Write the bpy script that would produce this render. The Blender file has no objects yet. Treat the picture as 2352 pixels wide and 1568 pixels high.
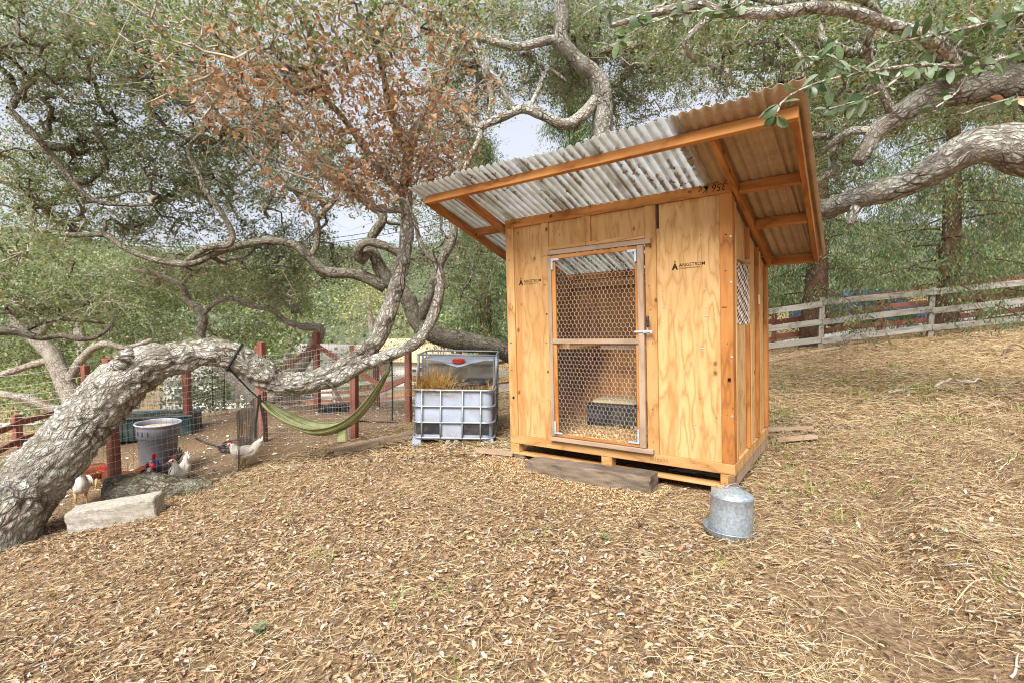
import bpy, bmesh, math, random
import numpy as np
from mathutils import Vector, Matrix, noise

random.seed(7)
RNG = np.random.default_rng(11)
scene = bpy.context.scene
COL = scene.collection
PI = math.pi
rad = math.radians

# ------------------------------------------------------------------ camera
CAM_Z = 1.5
PITCH = 0.0539
cam_data = bpy.data.cameras.new("camera")
cam_data.lens = 18.0
cam_data.sensor_width = 36.0
cam_data.clip_start = 0.05
cam_data.clip_end = 3000.0
cam = bpy.data.objects.new("camera", cam_data)
cam.location = (0, 0, CAM_Z)
cam.rotation_euler = (PI / 2 - PITCH, 0, 0)
COL.objects.link(cam)
scene.camera = cam

# ------------------------------------------------------------------ sky, sun, exposure
SUN_EL, SUN_AZ = rad(48), rad(200)          # azimuth measured clockwise from +Y
world = bpy.data.worlds.new("World")
scene.world = world
world.use_nodes = True
wt = world.node_tree
for n in list(wt.nodes):
    wt.nodes.remove(n)
w_out = wt.nodes.new("ShaderNodeOutputWorld")
w_bg = wt.nodes.new("ShaderNodeBackground")
w_sky = wt.nodes.new("ShaderNodeTexSky")
w_sky.sky_type = 'NISHITA'
w_sky.sun_disc = False
w_sky.sun_elevation = SUN_EL
w_sky.sun_rotation = SUN_AZ
w_sky.dust_density = 3.0
w_hsv = wt.nodes.new("ShaderNodeHueSaturation")
w_hsv.inputs['Saturation'].default_value = 0.22      # thin high overcast
w_hsv.inputs['Value'].default_value = 1.0
w_mix = wt.nodes.new("ShaderNodeMixRGB")
w_mix.inputs['Fac'].default_value = 0.55
w_mix.inputs['Color2'].default_value = (4.9, 5.25, 6.3, 1)
wt.links.new(w_sky.outputs[0], w_hsv.inputs['Color'])
wt.links.new(w_hsv.outputs[0], w_mix.inputs['Color1'])
wt.links.new(w_mix.outputs[0], w_bg.inputs['Color'])
w_bg.inputs['Strength'].default_value = 0.068
wt.links.new(w_bg.outputs[0], w_out.inputs['Surface'])

sun_data = bpy.data.lights.new("sun", 'SUN')
sun_data.energy = 2.8
sun_data.angle = rad(35)
sun_data.color = (1.0, 0.98, 0.95)
sun = bpy.data.objects.new("sun", sun_data)
sun.rotation_euler = (PI / 2 - SUN_EL, 0, PI - SUN_AZ)
COL.objects.link(sun)

vs = scene.view_settings
vs.view_transform = 'Standard'
vs.look = 'None'
vs.gamma = 1.0
vs.use_curve_mapping = False
vs.exposure = 1.5
cy = scene.cycles
cy.max_bounces = 7
cy.diffuse_bounces = 4
cy.glossy_bounces = 2
cy.transmission_bounces = 4
cy.transparent_max_bounces = 10
cy.use_denoising = True
cy.caustics_reflective = False
cy.caustics_refractive = False
cy.sample_clamp_indirect = 6.0
cy.pixel_filter_type = "BLACKMAN_HARRIS"
cy.filter_width = 1.1

# ------------------------------------------------------------------ maths helpers
F_D = 1176.0                                 # focal length in the 2352 px wide working frame


def at(x, y, depth):
    """World point seen at working-frame pixel (x, y) at the world distance depth along +Y."""
    dx, dy = (x - 1176.0) / F_D, -(y - 784.0) / F_D
    c, s = math.cos(PITCH), math.sin(PITCH)
    wy, wz = c + dy * s, -s + dy * c
    k = depth / wy
    return np.array([dx * k, depth, CAM_Z + wz * k])


def srgb(r, g, b):
    f = lambda v: (v / 255.0 / 12.92) if v <= 10 else ((v / 255.0 + 0.055) / 1.055) ** 2.4
    return (f(r), f(g), f(b))


def unit(v):
    v = np.asarray(v, float)
    return v / (np.linalg.norm(v) + 1e-12)


def catmull(P, n):
    """n points along a Catmull-Rom curve through rows of P (any number of columns)."""
    P = np.asarray(P, float)
    if len(P) == 2:
        t = np.linspace(0, 1, n)[:, None]
        return P[0] * (1 - t) + P[1] * t
    Q = np.vstack([2 * P[0] - P[1], P, 2 * P[-1] - P[-2]])
    seg = np.linalg.norm(np.diff(P[:, :3], axis=0), axis=1)
    cum = np.concatenate([[0], np.cumsum(seg)])
    s = np.linspace(0, cum[-1], n)
    i = np.clip(np.searchsorted(cum, s, side='right') - 1, 0, len(P) - 2)
    t = ((s - cum[i]) / np.maximum(seg[i], 1e-9))[:, None]
    a, b, c, d = Q[i], Q[i + 1], Q[i + 2], Q[i + 3]
    return 0.5 * ((2 * b) + (-a + c) * t + (2 * a - 5 * b + 4 * c - d) * t ** 2 + (-a + 3 * b - 3 * c + d) * t ** 3)


# ------------------------------------------------------------------ terrain
TP = np.array([
    (0, 0, -.05), (0, 2, -.08), (-3, 1, -.36), (3, 1, .2), (3, 3, .15), (1.5, 3.6, -.05), (1.95, 4.15, -.03), (0, 5.5, -.1),
    (-.65, 6.1, -.06), (4, 5, .25), (6, 5, .5), (8, 8, .78), (6.3, 12.3, .52), (12.2, 12, 1.2), (2.8, 6.2, .1), (-1, 4, -.17),
    (-2, 4.3, -.26), (-3, 4.9, -.34), (-3.4, 4.55, -.44), (-3.45, 5.25, -.38), (-3.95, 5.25, -.47), (-4.3, 5, -.58), (-5, 4.8, -.62), (-4.3, 5.6, -.57), (-3.6, 6.2, -.50), (-4.5, 6.4, -.58), (-3.8, 7.7, -.44),
    (-5.4, 8.4, -.47), (-2.1, 6.9, -.18), (-1.8, 8.5, -.36), (-4.3, 10, -.36), (-2.7, 11, -.5), (-7.5, 8, -.72),
    (-.35, 15.7, -.95), (-6, 20, -2.3), (-12, 24, -3.2), (-15, 14, -1.9), (-10, 6, -.95), (-12, 0, -.9), (10, 0, .9),
    (20, 20, 2.0), (20, 5, 2.0), (0, -10, 0), (-25, 30, -4.5), (0, 30, -2.6), (20, 40, 1.0), (-40, 50, -6), (0, 60, -4),
    (40, 60, 3), (40, 10, 4), (-40, 5, -5), (0, -40, 0)], float)


def _tps(r2):
    return np.where(r2 > 1e-12, 0.5 * r2 * np.log(np.maximum(r2, 1e-12)), 0.0)


_n = len(TP)
_A = np.zeros((_n + 3, _n + 3))
_A[:_n, :_n] = _tps(((TP[:, None, :2] - TP[None, :, :2]) ** 2).sum(-1)) + 0.6 * np.eye(_n)
_A[:_n, _n] = 1
_A[:_n, _n + 1:] = TP[:, :2]
_A[_n:, :_n] = _A[:_n, _n:].T
_W = np.linalg.solve(_A, np.concatenate([TP[:, 2], np.zeros(3)]))


def lump(x, y):
    """Small unevenness of the ground."""
    return (0.018 * np.sin(1.7 * x + .6 * y) * np.sin(1.3 * y - .4 * x + 1) + 0.010 * np.sin(4.1 * x + 2.3 * y) * np.sin(3.7 * y - 1.9 * x)
            + 0.006 * np.sin(9.3 * x - 5.1 * y + 2) * np.sin(8.1 * y + 3.3 * x))


def rut(x, y):
    """A washed-out track running up the slope at the right, with its loose bank."""
    line = 2.15 + 0.42 * (y - 2.6) + 0.12 * np.sin(1.9 * y)
    d = x - line
    w = np.exp(-((y - 3.3) / 1.5) ** 2)
    z = w * (-0.07 * np.exp(-(d / .15) ** 2) + 0.05 * np.exp(-((d - .40) / .18) ** 2))
    for k, off in enumerate((.95, 1.55, 2.3)):
        e = d - off - .08 * np.sin(2.3 * y + k)
        z = z + np.exp(-((y - 4.2 - .5 * k) / 1.6) ** 2) * (-.04 * np.exp(-(e / .10) ** 2) + .025 * np.exp(-((e - .22) / .12) ** 2))
    return z


def ground(x, y):
    x = np.atleast_1d(np.asarray(x, float))
    y = np.atleast_1d(np.asarray(y, float))
    r = np.hypot(x, y)
    k = np.where(r > 60, 60 / np.maximum(r, 1e-9), 1.0)
    xs, ys = x * k, y * k
    z = np.empty_like(xs)
    for i in range(0, len(xs), 20000):
        s = slice(i, i + 20000)
        z[s] = _tps((xs[s, None] - TP[None, :, 0]) ** 2 + (ys[s, None] - TP[None, :, 1]) ** 2) @ _W[:_n] + _W[_n] + _W[_n + 1] * xs[s] + _W[_n + 2] * ys[s]
    t = np.clip((y - 70) / 330.0, 0, 1)
    z = z + t * t * (3 - 2 * t) * (62 + 22 * np.sin(x * .011 + .8) + 9 * np.sin(x * .031))
    return z + (lump(x, y) + rut(x, y)) * np.exp(-(r / 25) ** 2)


def gz(x, y):
    return float(ground(x, y)[0])


def on_ground(x, y, guess=6.0):
    """World point where the ray through working-frame pixel (x, y) meets the ground."""
    best, last = None, None
    for d in np.arange(1.2, 60, 0.05):
        p = at(x, y, d)
        e = p[2] - gz(p[0], p[1])
        if e <= 0:
            return p
    return at(x, y, guess)


# ------------------------------------------------------------------ mesh helpers
def link(o, parent=None):
    COL.objects.link(o)
    if parent is not None:
        o.parent = parent
    return o


def tag(o, label=None, cat=None, group=None, kind=None):
    if label:
        o['label'] = label
    if cat:
        o['category'] = cat
    if group:
        o['group'] = group
    if kind:
        o['kind'] = kind
    return o


def empty(name, loc=(0, 0, 0), rot=(0, 0, 0), label=None, cat=None, group=None):
    o = bpy.data.objects.new(name, None)
    o.empty_display_size = 0.1
    o.location = loc
    o.rotation_euler = rot
    link(o)
    return tag(o, label, cat, group)


def np_mesh(name, V, F, mat=None, parent=None, smooth=False, attrs=None, vattrs=None):
    """One mesh object from numpy arrays; F is (m,k) or a list of such arrays."""
    V = np.ascontiguousarray(V, dtype=np.float32)
    Fs = [np.asarray(f, np.int32) for f in (F if isinstance(F, list) else [F]) if len(f)]
    me = bpy.data.meshes.new(name)
    me.vertices.add(len(V))
    me.vertices.foreach_set("co", V.ravel())
    loops = np.concatenate([f.ravel() for f in Fs])
    tot = np.concatenate([np.full(len(f), f.shape[1], np.int32) for f in Fs])
    start = np.concatenate([[0], np.cumsum(tot)[:-1]]).astype(np.int32)
    me.loops.add(len(loops))
    me.loops.foreach_set("vertex_index", loops)
    me.polygons.add(len(tot))
    me.polygons.foreach_set("loop_start", start)
    me.polygons.foreach_set("loop_total", tot)
    if smooth:
        me.polygons.foreach_set("use_smooth", np.ones(len(tot), bool))
    for k, a in (attrs or {}).items():
        at_ = me.attributes.new(k, 'FLOAT', 'POINT')
        at_.data.foreach_set("value", np.ascontiguousarray(a, np.float32))
    for k, a in (vattrs or {}).items():
        at_ = me.attributes.new(k, 'FLOAT_VECTOR', 'POINT')
        at_.data.foreach_set("vector", np.ascontiguousarray(a, np.float32).ravel())
    me.update(calc_edges=True)
    me.validate()
    if mat is not None:
        me.materials.append(mat)
    return link(bpy.data.objects.new(name, me), parent)


class MB:
    """Collects simple solids into one mesh (verts, quads, tris and a wood-grain coordinate)."""

    def __init__(self):
        self.v, self.f, self.g = [], [], []

    def add(self, V, F, G=None):
        o = len(self.v)
        self.v += [tuple(p) for p in V]
        self.g += [tuple(p) for p in (V if G is None else G)]
        self.f += [tuple(int(i) + o for i in f) for f in F]
        return self

    def box(self, c, size, axes=None, grain=2, bev=0.003):
        """Chamfered box, centre c, full size, optional 3x3 axes in columns; grain = index of the long axis."""
        hx, hy, hz = [s / 2 for s in size]
        b = min(bev, .45 * min(hx, hy, hz) * 2)
        V, F = [], []
        idx = {}
        for sx in (-1, 1):
            for sy in (-1, 1):
                for sz in (-1, 1):
                    for ax, p in enumerate(((sx * hx, sy * (hy - b), sz * (hz - b)), (sx * (hx - b), sy * hy, sz * (hz - b)), (sx * (hx - b), sy * (hy - b), sz * hz))):
                        idx[(sx, sy, sz, ax)] = len(V)
                        V.append(p)
        sg = (-1, 1)
        for s in sg:
            F.append([idx[(s, -1, -1, 0)], idx[(s, s, -s, 0)] if 0 else idx[(s, 1, -1, 0)], idx[(s, 1, 1, 0)], idx[(s, -1, 1, 0)]][::s])
            F.append([idx[(-1, s, -1, 1)], idx[(-1, s, 1, 1)], idx[(1, s, 1, 1)], idx[(1, s, -1, 1)]][::s])
            F.append([idx[(-1, -1, s, 2)], idx[(1, -1, s, 2)], idx[(1, 1, s, 2)], idx[(-1, 1, s, 2)]][::s])
        for a in sg:
            for c2 in sg:
                F.append([idx[(a, c2, -1, 0)], idx[(a, c2, -1, 1)], idx[(a, c2, 1, 1)], idx[(a, c2, 1, 0)]][::-a * c2])
                F.append([idx[(a, -1, c2, 0)], idx[(a, -1, c2, 2)], idx[(a, 1, c2, 2)], idx[(a, 1, c2, 0)]][::a * c2])
                F.append([idx[(-1, a, c2, 1)], idx[(-1, a, c2, 2)], idx[(1, a, c2, 2)], idx[(1, a, c2, 1)]][::-a * c2])
                for d in sg:
                    F.append([idx[(a, c2, d, 0)], idx[(a, c2, d, 1)], idx[(a, c2, d, 2)]][::a * c2 * d])
        V = np.array(V)
        G = np.roll(V, 2 - grain, axis=1) + np.array([random.uniform(-9, 9), random.uniform(-9, 9), random.uniform(-9, 9)])
        if axes is not None:
            V = V @ np.asarray(axes, float).T
        return self.add(V + np.asarray(c, float), F, G)

    def bar(self, a, b, w, h, up=(0, 0, 1), bev=0.003):
        """Rectangular bar from a to b; w across, h along up."""
        a, b = np.asarray(a, float), np.asarray(b, float)
        z = unit(b - a)
        x = np.cross(np.asarray(up, float), z)
        if np.linalg.norm(x) < 1e-4:
            x = np.cross(np.array([0, 1.0, 0]), z)
        x = unit(x)
        y = np.cross(z, x)
        return self.box((a + b) / 2, (w, h, float(np.linalg.norm(b - a))), np.stack([x, y, z], 1), 2, bev)

    def tube(self, P, r, sides=6, closed=False):
        V, F = tube(P, r, sides, closed)
        G = np.zeros_like(V)
        n = len(V) // sides
        G[:, 2] = V[:, 2]
        return self.add(V, F)

    def lathe(self, prof, n=24, c=(0, 0, 0)):
        """Surface of revolution about z through c; prof is a list of (r, z)."""
        V, F = [], []
        for i in range(n):
            a = 2 * PI * i / n
            for r, z in prof:
                V.append((c[0] + r * math.cos(a), c[1] + r * math.sin(a), c[2] + z))
        m = len(prof)
        for i in range(n):
            j = (i + 1) % n
            for k in range(m - 1):
                F.append((i * m + k, j * m + k, j * m + k + 1, i * m + k + 1))
        return self.add(V, F)

    def build(self, name, mat, parent=None, smooth=False):
        me = bpy.data.meshes.new(name)
        me.from_pydata(self.v, [], self.f)
        a = me.attributes.new("grain", 'FLOAT_VECTOR', 'POINT')
        a.data.foreach_set("vector", np.array(self.g, np.float32).ravel())
        if smooth:
            me.polygons.foreach_set("use_smooth", np.ones(len(me.polygons), bool))
        me.update()
        if mat is not None:
            me.materials.append(mat)
        return link(bpy.data.objects.new(name, me), parent)


def tube(P, r, sides=6, closed=False):
    P = np.asarray(P, float)
    n = len(P)
    r = np.broadcast_to(np.asarray(r, float), (n,))
    T = np.gradient(P, axis=0)
    if closed:
        T = np.roll(P, -1, 0) - np.roll(P, 1, 0)
    T /= np.linalg.norm(T, axis=1, keepdims=True) + 1e-12
    ref = np.array([0, 0, 1.0]) if abs(T[0, 2]) < .9 else np.array([1.0, 0, 0])
    N = np.empty_like(P)
    N[0] = unit(np.cross(T[0], ref))
    for i in range(1, n):
        v = N[i - 1] - T[i] * (N[i - 1] @ T[i])
        N[i] = v / (np.linalg.norm(v) + 1e-12)
    B = np.cross(T, N)
    a = np.arange(sides) * 2 * PI / sides
    V = (P[:, None] + r[:, None, None] * (np.cos(a)[None, :, None] * N[:, None] + np.sin(a)[None, :, None] * B[:, None])).reshape(-1, 3)
    i = np.arange(n if closed else n - 1)[:, None] * sides
    k = np.arange(sides)[None]
    k2 = (k + 1) % sides
    nx = (i + sides) % (n * sides)
    F = np.stack(np.broadcast_arrays(i + k, i + k2, nx + k2, nx + k), -1).reshape(-1, 4).tolist()
    if not closed:
        F.append(list(range(sides))[::-1])
        F.append(list(range((n - 1) * sides, n * sides)))
    return V, F


def board(name, c, size, mat, parent, grain=2, axes=None, bev=0.003):
    return MB().box(c, size, axes, grain, bev).build(name, mat, parent)


# ------------------------------------------------------------------ materials
class NT:
    def __init__(self, name, rough=.7, spec=.3):
        self.m = bpy.data.materials.new(name)
        self.m.use_nodes = True
        self.t = self.m.node_tree
        self.b = self.t.nodes['Principled BSDF']
        self.b.inputs['Roughness'].default_value = rough
        self.b.inputs['Specular IOR Level'].default_value = spec

    def n(self, typ, **kw):
        nd = self.t.nodes.new('ShaderNode' + typ)
        for k, v in kw.items():
            if k in nd.inputs:
                self.set(nd.inputs[k], v)
            else:
                setattr(nd, k, v)
        return nd

    def set(self, sock, v):
        if hasattr(v, 'is_output'):
            self.t.links.new(v, sock)
        elif isinstance(v, tuple) and len(v) == 3 and sock.type == 'RGBA':
            sock.default_value = (*v, 1)
        else:
            sock.default_value = v

    def coord(self, kind='Object'):
        return self.n('TexCoord').outputs[kind]

    def attr(self, name, out='Vector'):
        return self.n('Attribute', attribute_name=name).outputs[out]

    def scale(self, v, s):
        return self.n('VectorMath', operation='MULTIPLY', **{'Vector': v}).outputs[0] if s is None else self._vm(v, s)

    def _vm(self, v, s):
        nd = self.n('VectorMath', operation='MULTIPLY')
        self.t.links.new(v, nd.inputs[0])
        nd.inputs[1].default_value = s
        return nd.outputs[0]

    def vadd(self, a, b):
        nd = self.n('VectorMath', operation='ADD')
        self.t.links.new(a, nd.inputs[0])
        self.t.links.new(b, nd.inputs[1])
        return nd.outputs[0]

    def noise(self, v, scale, detail=4, rough=.55, dist=0, out='Fac'):
        return self.n('TexNoise', Vector=v, Scale=scale, Detail=detail, Roughness=rough, Distortion=dist).outputs[out]

    def vor(self, v, scale, feature='F1', out='Distance', rand=1.0):
        nd = self.n('TexVoronoi', feature=feature)
        self.t.links.new(v, nd.inputs['Vector'])
        nd.inputs['Scale'].default_value = scale
        nd.inputs['Randomness'].default_value = rand
        return nd.outputs[out]

    def math(self, op, a, b=0.0, c=None, clamp=False):
        nd = self.n('Math', operation=op, use_clamp=clamp)
        self.set(nd.inputs[0], a)
        self.set(nd.inputs[1], b)
        if c is not None:
            self.set(nd.inputs[2], c)
        return nd.outputs[0]

    def ramp(self, f, stops, interp='LINEAR'):
        nd = self.n('ValToRGB')
        nd.color_ramp.interpolation = interp
        el = nd.color_ramp.elements
        while len(el) < len(stops):
            el.new(.5)
        for e, (p, c) in zip(el, stops):
            e.position = p
            e.color = (*c, 1) if isinstance(c, tuple) else (c, c, c, 1)
        self.t.links.new(f, nd.inputs[0])
        return nd.outputs[0]

    def mix(self, f, a, b, blend='MIX'):
        nd = self.n('MixRGB', blend_type=blend)
        self.set(nd.inputs[0], f)
        self.set(nd.inputs[1], a)
        self.set(nd.inputs[2], b)
        return nd.outputs[0]

    def color(self, c):
        self.set(self.b.inputs['Base Color'], c)
        return self

    def bump(self, h, strength=.4, dist=.01, normal=None):
        nd = self.n('Bump', Strength=strength, Distance=dist, Height=h)
        if normal is not None:
            self.t.links.new(normal, nd.inputs['Normal'])
        self.t.links.new(nd.outputs[0], self.b.inputs['Normal'])
        return nd.outputs[0]

    def shader(self, s):
        self.t.links.new(s, self.t.nodes['Material Output'].inputs['Surface'])
        return self

    def rand_island(self):
        return self.n('NewGeometry').outputs['Random Per Island']


def m_wood(name, light, mid, dark, ring=9.0, knots=.5, grey=0.0, rough=.75, stain=None):
    """Sawn timber or plywood: long wavering grain along the grain coordinate's z, knots, blotches."""
    k = NT(name, rough, .25)
    g = k.attr('grain')
    warp = k.noise(k._vm(g, (5.0, 5.0, 1.1)), 1.0, 3, .5)
    rings = k.math('MULTIPLY', warp, ring)
    fr = k.math('PINGPONG', rings, 1.0)
    fine = k.noise(k._vm(g, (120, 120, 4)), 1.0, 3, .6)
    col = k.ramp(fr, [(0.0, dark), (.22, mid), (.75, light), (1, light)])
    col = k.mix(k.math('MULTIPLY', fine, .55), col, mid, 'MIX')
    blot = k.noise(g, 2.3, 4, .6)
    col = k.mix(k.ramp(blot, [(.38, 0.0), (.68, .55)]), col, mid)
    if stain:
        st = k.noise(k._vm(g, (6, 6, .7)), 1.0, 4, .6)
        col = k.mix(k.ramp(st, [(.5, 0.0), (.66, .75)]), col, stain)
    dk = k.noise(k._vm(g, (9, 9, .55)), 1.0, 5, .7)
    col = k.mix(k.ramp(dk, [(.60, 0.0), (.74, .5)]), col, (dark[0] * .55, dark[1] * .5, dark[2] * .5))
    tone = k.n('ObjectInfo').outputs['Random']
    col = k.mix(1.0, col, k.ramp(tone, [(0, (.84, .80, .74)), (.5, (.97, .95, .92)), (1, (1.06, 1.06, 1.06))]), 'MULTIPLY')
    if knots:
        kn = k.vor(k._vm(g, (4.4, 4.4, 3.2)), 1.0)
        col = k.mix(k.ramp(kn, [(.03, knots + .2), (.06, knots), (.10, 0.0)]), col, (dark[0] * .45, dark[1] * .36, dark[2] * .3))
        nails = k.vor(k._vm(g, (9, 9, 9)), 1.0)
        col = k.mix(k.ramp(nails, [(.045, .7), (.075, 0.0)]), col, (dark[0] * .4, dark[1] * .35, dark[2] * .35))
    if grey:
        gr = k.noise(g, 4.0, 5, .65)
        col = k.mix(k.ramp(gr, [(.35, grey * .4), (.65, grey)]), col, srgb(158, 145, 130))
    k.color(col)
    k.bump(k.math('ADD', k.math('MULTIPLY', fine, .7), fr), .25, .002)
    return k.m


def m_plain(name, c, rough=.6, var=.25, scale=6.0, metal=0.0, spec=.4, dirt=None, dirt_amt=.5, bump=.15, dirt_scale=3.0):
    k = NT(name, rough, spec)
    co = k.coord()
    nz = k.noise(co, scale, 5, .6)
    lo = tuple(v * (1 - var) for v in c)
    hi = tuple(min(1, v * (1 + var)) for v in c)
    col = k.ramp(nz, [(.3, lo), (.7, hi)])
    if dirt:
        d = k.noise(co, dirt_scale, 6, .7)
        col = k.mix(k.ramp(d, [(.45, 0.0), (.7, dirt_amt)]), col, dirt)
    k.color(col)
    k.b.inputs['Metallic'].default_value = metal
    if bump:
        k.bump(k.noise(co, scale * 8, 3), bump, .004)
    return k.m


def m_leafy(name, stops, rough=.42, trans=.35, spec=.35, tcol=None):
    """Leaves: colour differs leaf by leaf, some light passes through."""
    k = NT(name, rough, spec)
    r = k.rand_island()
    col = k.ramp(r, stops)
    k.color(col)
    if trans:
        tr = k.n('BsdfTranslucent')
        tc = k.mix(.55, col, tcol if tcol else (.20, .26, .05))
        k.t.links.new(tc, tr.inputs[0])
        mx = k.n('MixShader')
        mx.inputs[0].default_value = trans
        k.t.links.new(k.b.outputs[0], mx.inputs[1])
        k.t.links.new(tr.outputs[0], mx.inputs[2])
        k.shader(mx.outputs[0])
    return k.m


def m_bark(name, grey, dark, lichen, moss=None, scale=1.0, lich=.5):
    """Bark: long plates in the unrolled bark coordinate, pale lichen spots, moss on top."""
    k = NT(name, .92, .12)
    co = k.coord()
    bk = k.attr('bk')
    w = k.noise(bk, 6.0 * scale, 4, .6, out='Color')
    cw = k._vm(k.vadd(bk, k._vm(w, (.09, .09, .12))), (1, 1, .5))
    edge = k.vor(cw, 13 * scale, 'DISTANCE_TO_EDGE')
    edge2 = k.vor(cw, 31 * scale, 'DISTANCE_TO_EDGE')
    base = k.ramp(k.noise(co, 8 * scale, 7, .7), [(.28, tuple(v * .55 for v in grey)), (.5, grey), (.75, tuple(min(1, v * 1.25) for v in grey))])
    patch = k.noise(co, 3.1 * scale, 5, .65)
    fine = k.noise(co, 24 * scale, 5, .75)
    li = k.math('MULTIPLY', k.ramp(patch, [(.36, 0.0), (.56, 1.0)]), k.ramp(fine, [(.44, 0.0), (.54, 1.0)]))
    base = k.mix(k.math('MULTIPLY', li, lich), base, lichen)
    base = k.mix(k.ramp(k.noise(co, 1.9 * scale, 4, .6), [(.5, 0.0), (.66, .45)]), base, tuple(v * .6 for v in grey))
    if moss:
        up = k.n('SeparateXYZ', Vector=k.n('NewGeometry').outputs['Normal']).outputs['Z']
        mo = k.math('MULTIPLY', k.ramp(k.noise(co, 3.6, 5, .65), [(.5, 0.0), (.62, .8)]), k.ramp(up, [(.4, 0.05), (.85, 1.0)]))
        base = k.mix(mo, base, moss)
    gate = k.ramp(k.noise(bk, 4 * scale, 3, .5), [(.4, 1.0), (.62, .45)])
    c1 = k.ramp(edge, [(0.0, 1.0), (.05, .9), (.12, 0.0)])
    c2 = k.ramp(edge2, [(0.0, .7), (.12, 0.0)])
    crack = k.math('MAXIMUM', k.math('MULTIPLY', c1, gate), c2)
    fa = k.attr('fiss', 'Fac')
    allc = k.math('MAXIMUM', k.math('MULTIPLY', crack, .92), k.math('MULTIPLY', fa, .85), clamp=True)
    k.color(k.mix(allc, base, dark))
    k.bump(k.math('ADD', k.math('MULTIPLY', crack, -1.0), k.math('MULTIPLY', fine, .9)), .9, .022 / scale)
    return k.m


M = {}
M['ply'] = m_wood('plywood', srgb(208, 172, 122), srgb(192, 152, 100), srgb(160, 114, 66), 17, .75, 0, .75, srgb(176, 126, 72))
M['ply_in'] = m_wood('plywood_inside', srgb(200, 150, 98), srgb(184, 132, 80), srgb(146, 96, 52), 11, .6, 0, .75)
M['stud'] = m_wood('fir_stud', srgb(204, 164, 112), srgb(188, 144, 92), srgb(152, 104, 58), 8, .9, 0, .75, srgb(172, 120, 66))
M['beam'] = m_wood('fir_beam_orange', srgb(190, 134, 76), srgb(170, 112, 56), srgb(120, 74, 36), 8, .85, 0, .65, srgb(148, 92, 44))
M['grey_wood'] = m_wood('weathered_batten', srgb(178, 150, 122), srgb(156, 126, 98), srgb(116, 88, 62), 8, .3, .55, .85)
M['plank'] = m_wood('weathered_plank', srgb(190, 160, 124), srgb(164, 132, 98), srgb(112, 84, 58), 9, .4, .6, .9)
M['old_beam'] = m_wood('old_dark_beam', srgb(126, 108, 88), srgb(92, 76, 60), srgb(44, 36, 30), 12, .3, .3, .95, srgb(40, 33, 28))
M['red_paint'] = m_wood('red_stained_wood', srgb(146, 86, 66), srgb(124, 64, 48), srgb(84, 40, 30), 8, .3, .16, .85)
M['grey_rail'] = m_wood('grey_rail_wood', srgb(160, 158, 150), srgb(132, 129, 122), srgb(78, 72, 66), 9, .3, .3, .9)
M['galv'] = m_plain('galvanised_steel', srgb(168, 178, 184), .42, .35, 55, .55, .5, srgb(150, 140, 122), .5, .05, 5)
M['steel'] = m_plain('galvanised_tube', srgb(160, 168, 174), .45, .2, 20, .5, .5, srgb(140, 128, 110), .45, .05)
M['wire'] = m_plain('wire', srgb(206, 198, 182), .6, .2, 30, .1, .5, None, 0, 0)
M['wire_fence'] = m_plain('fence_wire', srgb(176, 174, 166), .55, .2, 30, .3, .5, None, 0, 0)
M['zinc'] = m_plain('zinc_plate', srgb(190, 204, 214), .4, .15, 30, .5, .5, None, 0, 0)
M['ink'] = m_plain('black_ink', srgb(44, 38, 32), .9, .4, 90, 0, .1, None, 0, 0)
M['black'] = m_plain('black_plastic', srgb(38, 38, 42), .45, .3, 9, 0, .4, srgb(120, 112, 98), .45, .1, 6)
M['brass'] = m_plain('brass', srgb(206, 176, 84), .35, .1, 20, .7, .5, None, 0, 0)
# ------------------------------------------------------------------ ground sheet
FENCE_LINE = [(-9.5, 5.3), (-5.2, 5.2), (-4.25, 5.4), (-3.3, 6.0), (-3.0, 6.45), (-2.2, 6.95), (-1.75, 8.6)]


def pen_mask(x, y):
    """1 inside the bare chicken run behind the wire, 0 outside."""
    fx = np.array([p[0] for p in FENCE_LINE])
    fy = np.array([p[1] for p in FENCE_LINE])
    edge = np.interp(x, fx, fy)
    w = 0.13 * np.sin(5 * x + 1) + 0.07 * np.sin(13 * x)
    return np.where((x < -1.7 + .25 * np.sin(2 * y)) & (y > edge - .05 + w) & (y < 11.6 + np.sin(x)) & (x > -11), 1.0, 0.0)


def bare_mask(x, y):
    """0..1, bare dirt patches in the litter near the camera at the right."""
    m = np.zeros_like(x)
    for cx, cyy, rx, ry, a in ((1.72, 2.32, .30, .34, .95), (1.78, 1.85, .36, .30, 1.0), (1.50, 2.75, .18, .2, .7), (.55, 4.1, .5, .28, .35), (2.45, 3.5, .35, .12, .7), (2.9, 3.95, .4, .14, .7), (2.05, 3.0, .25, .12, .6), (-1.1, 5.9, .5, .2, .5), (-.3, 5.4, .4, .2, .4), (-2.6, 4.9, .4, .15, .4)):
        d = ((x - cx) / rx) ** 2 + ((y - cyy) / ry) ** 2
        m = np.maximum(m, a * np.exp(-d ** 2))
    return m


def axis(lo, hi, near0, near1, step, grow):
    a = list(np.arange(near0, near1, step))
    s, v = step, a[-1]
    while v < hi:
        s *= grow
        v += s
        a.append(v)
    s, v = step, a[0]
    while v > lo:
        s *= grow
        v -= s
        a.insert(0, v)
    return np.array(a)


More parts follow.
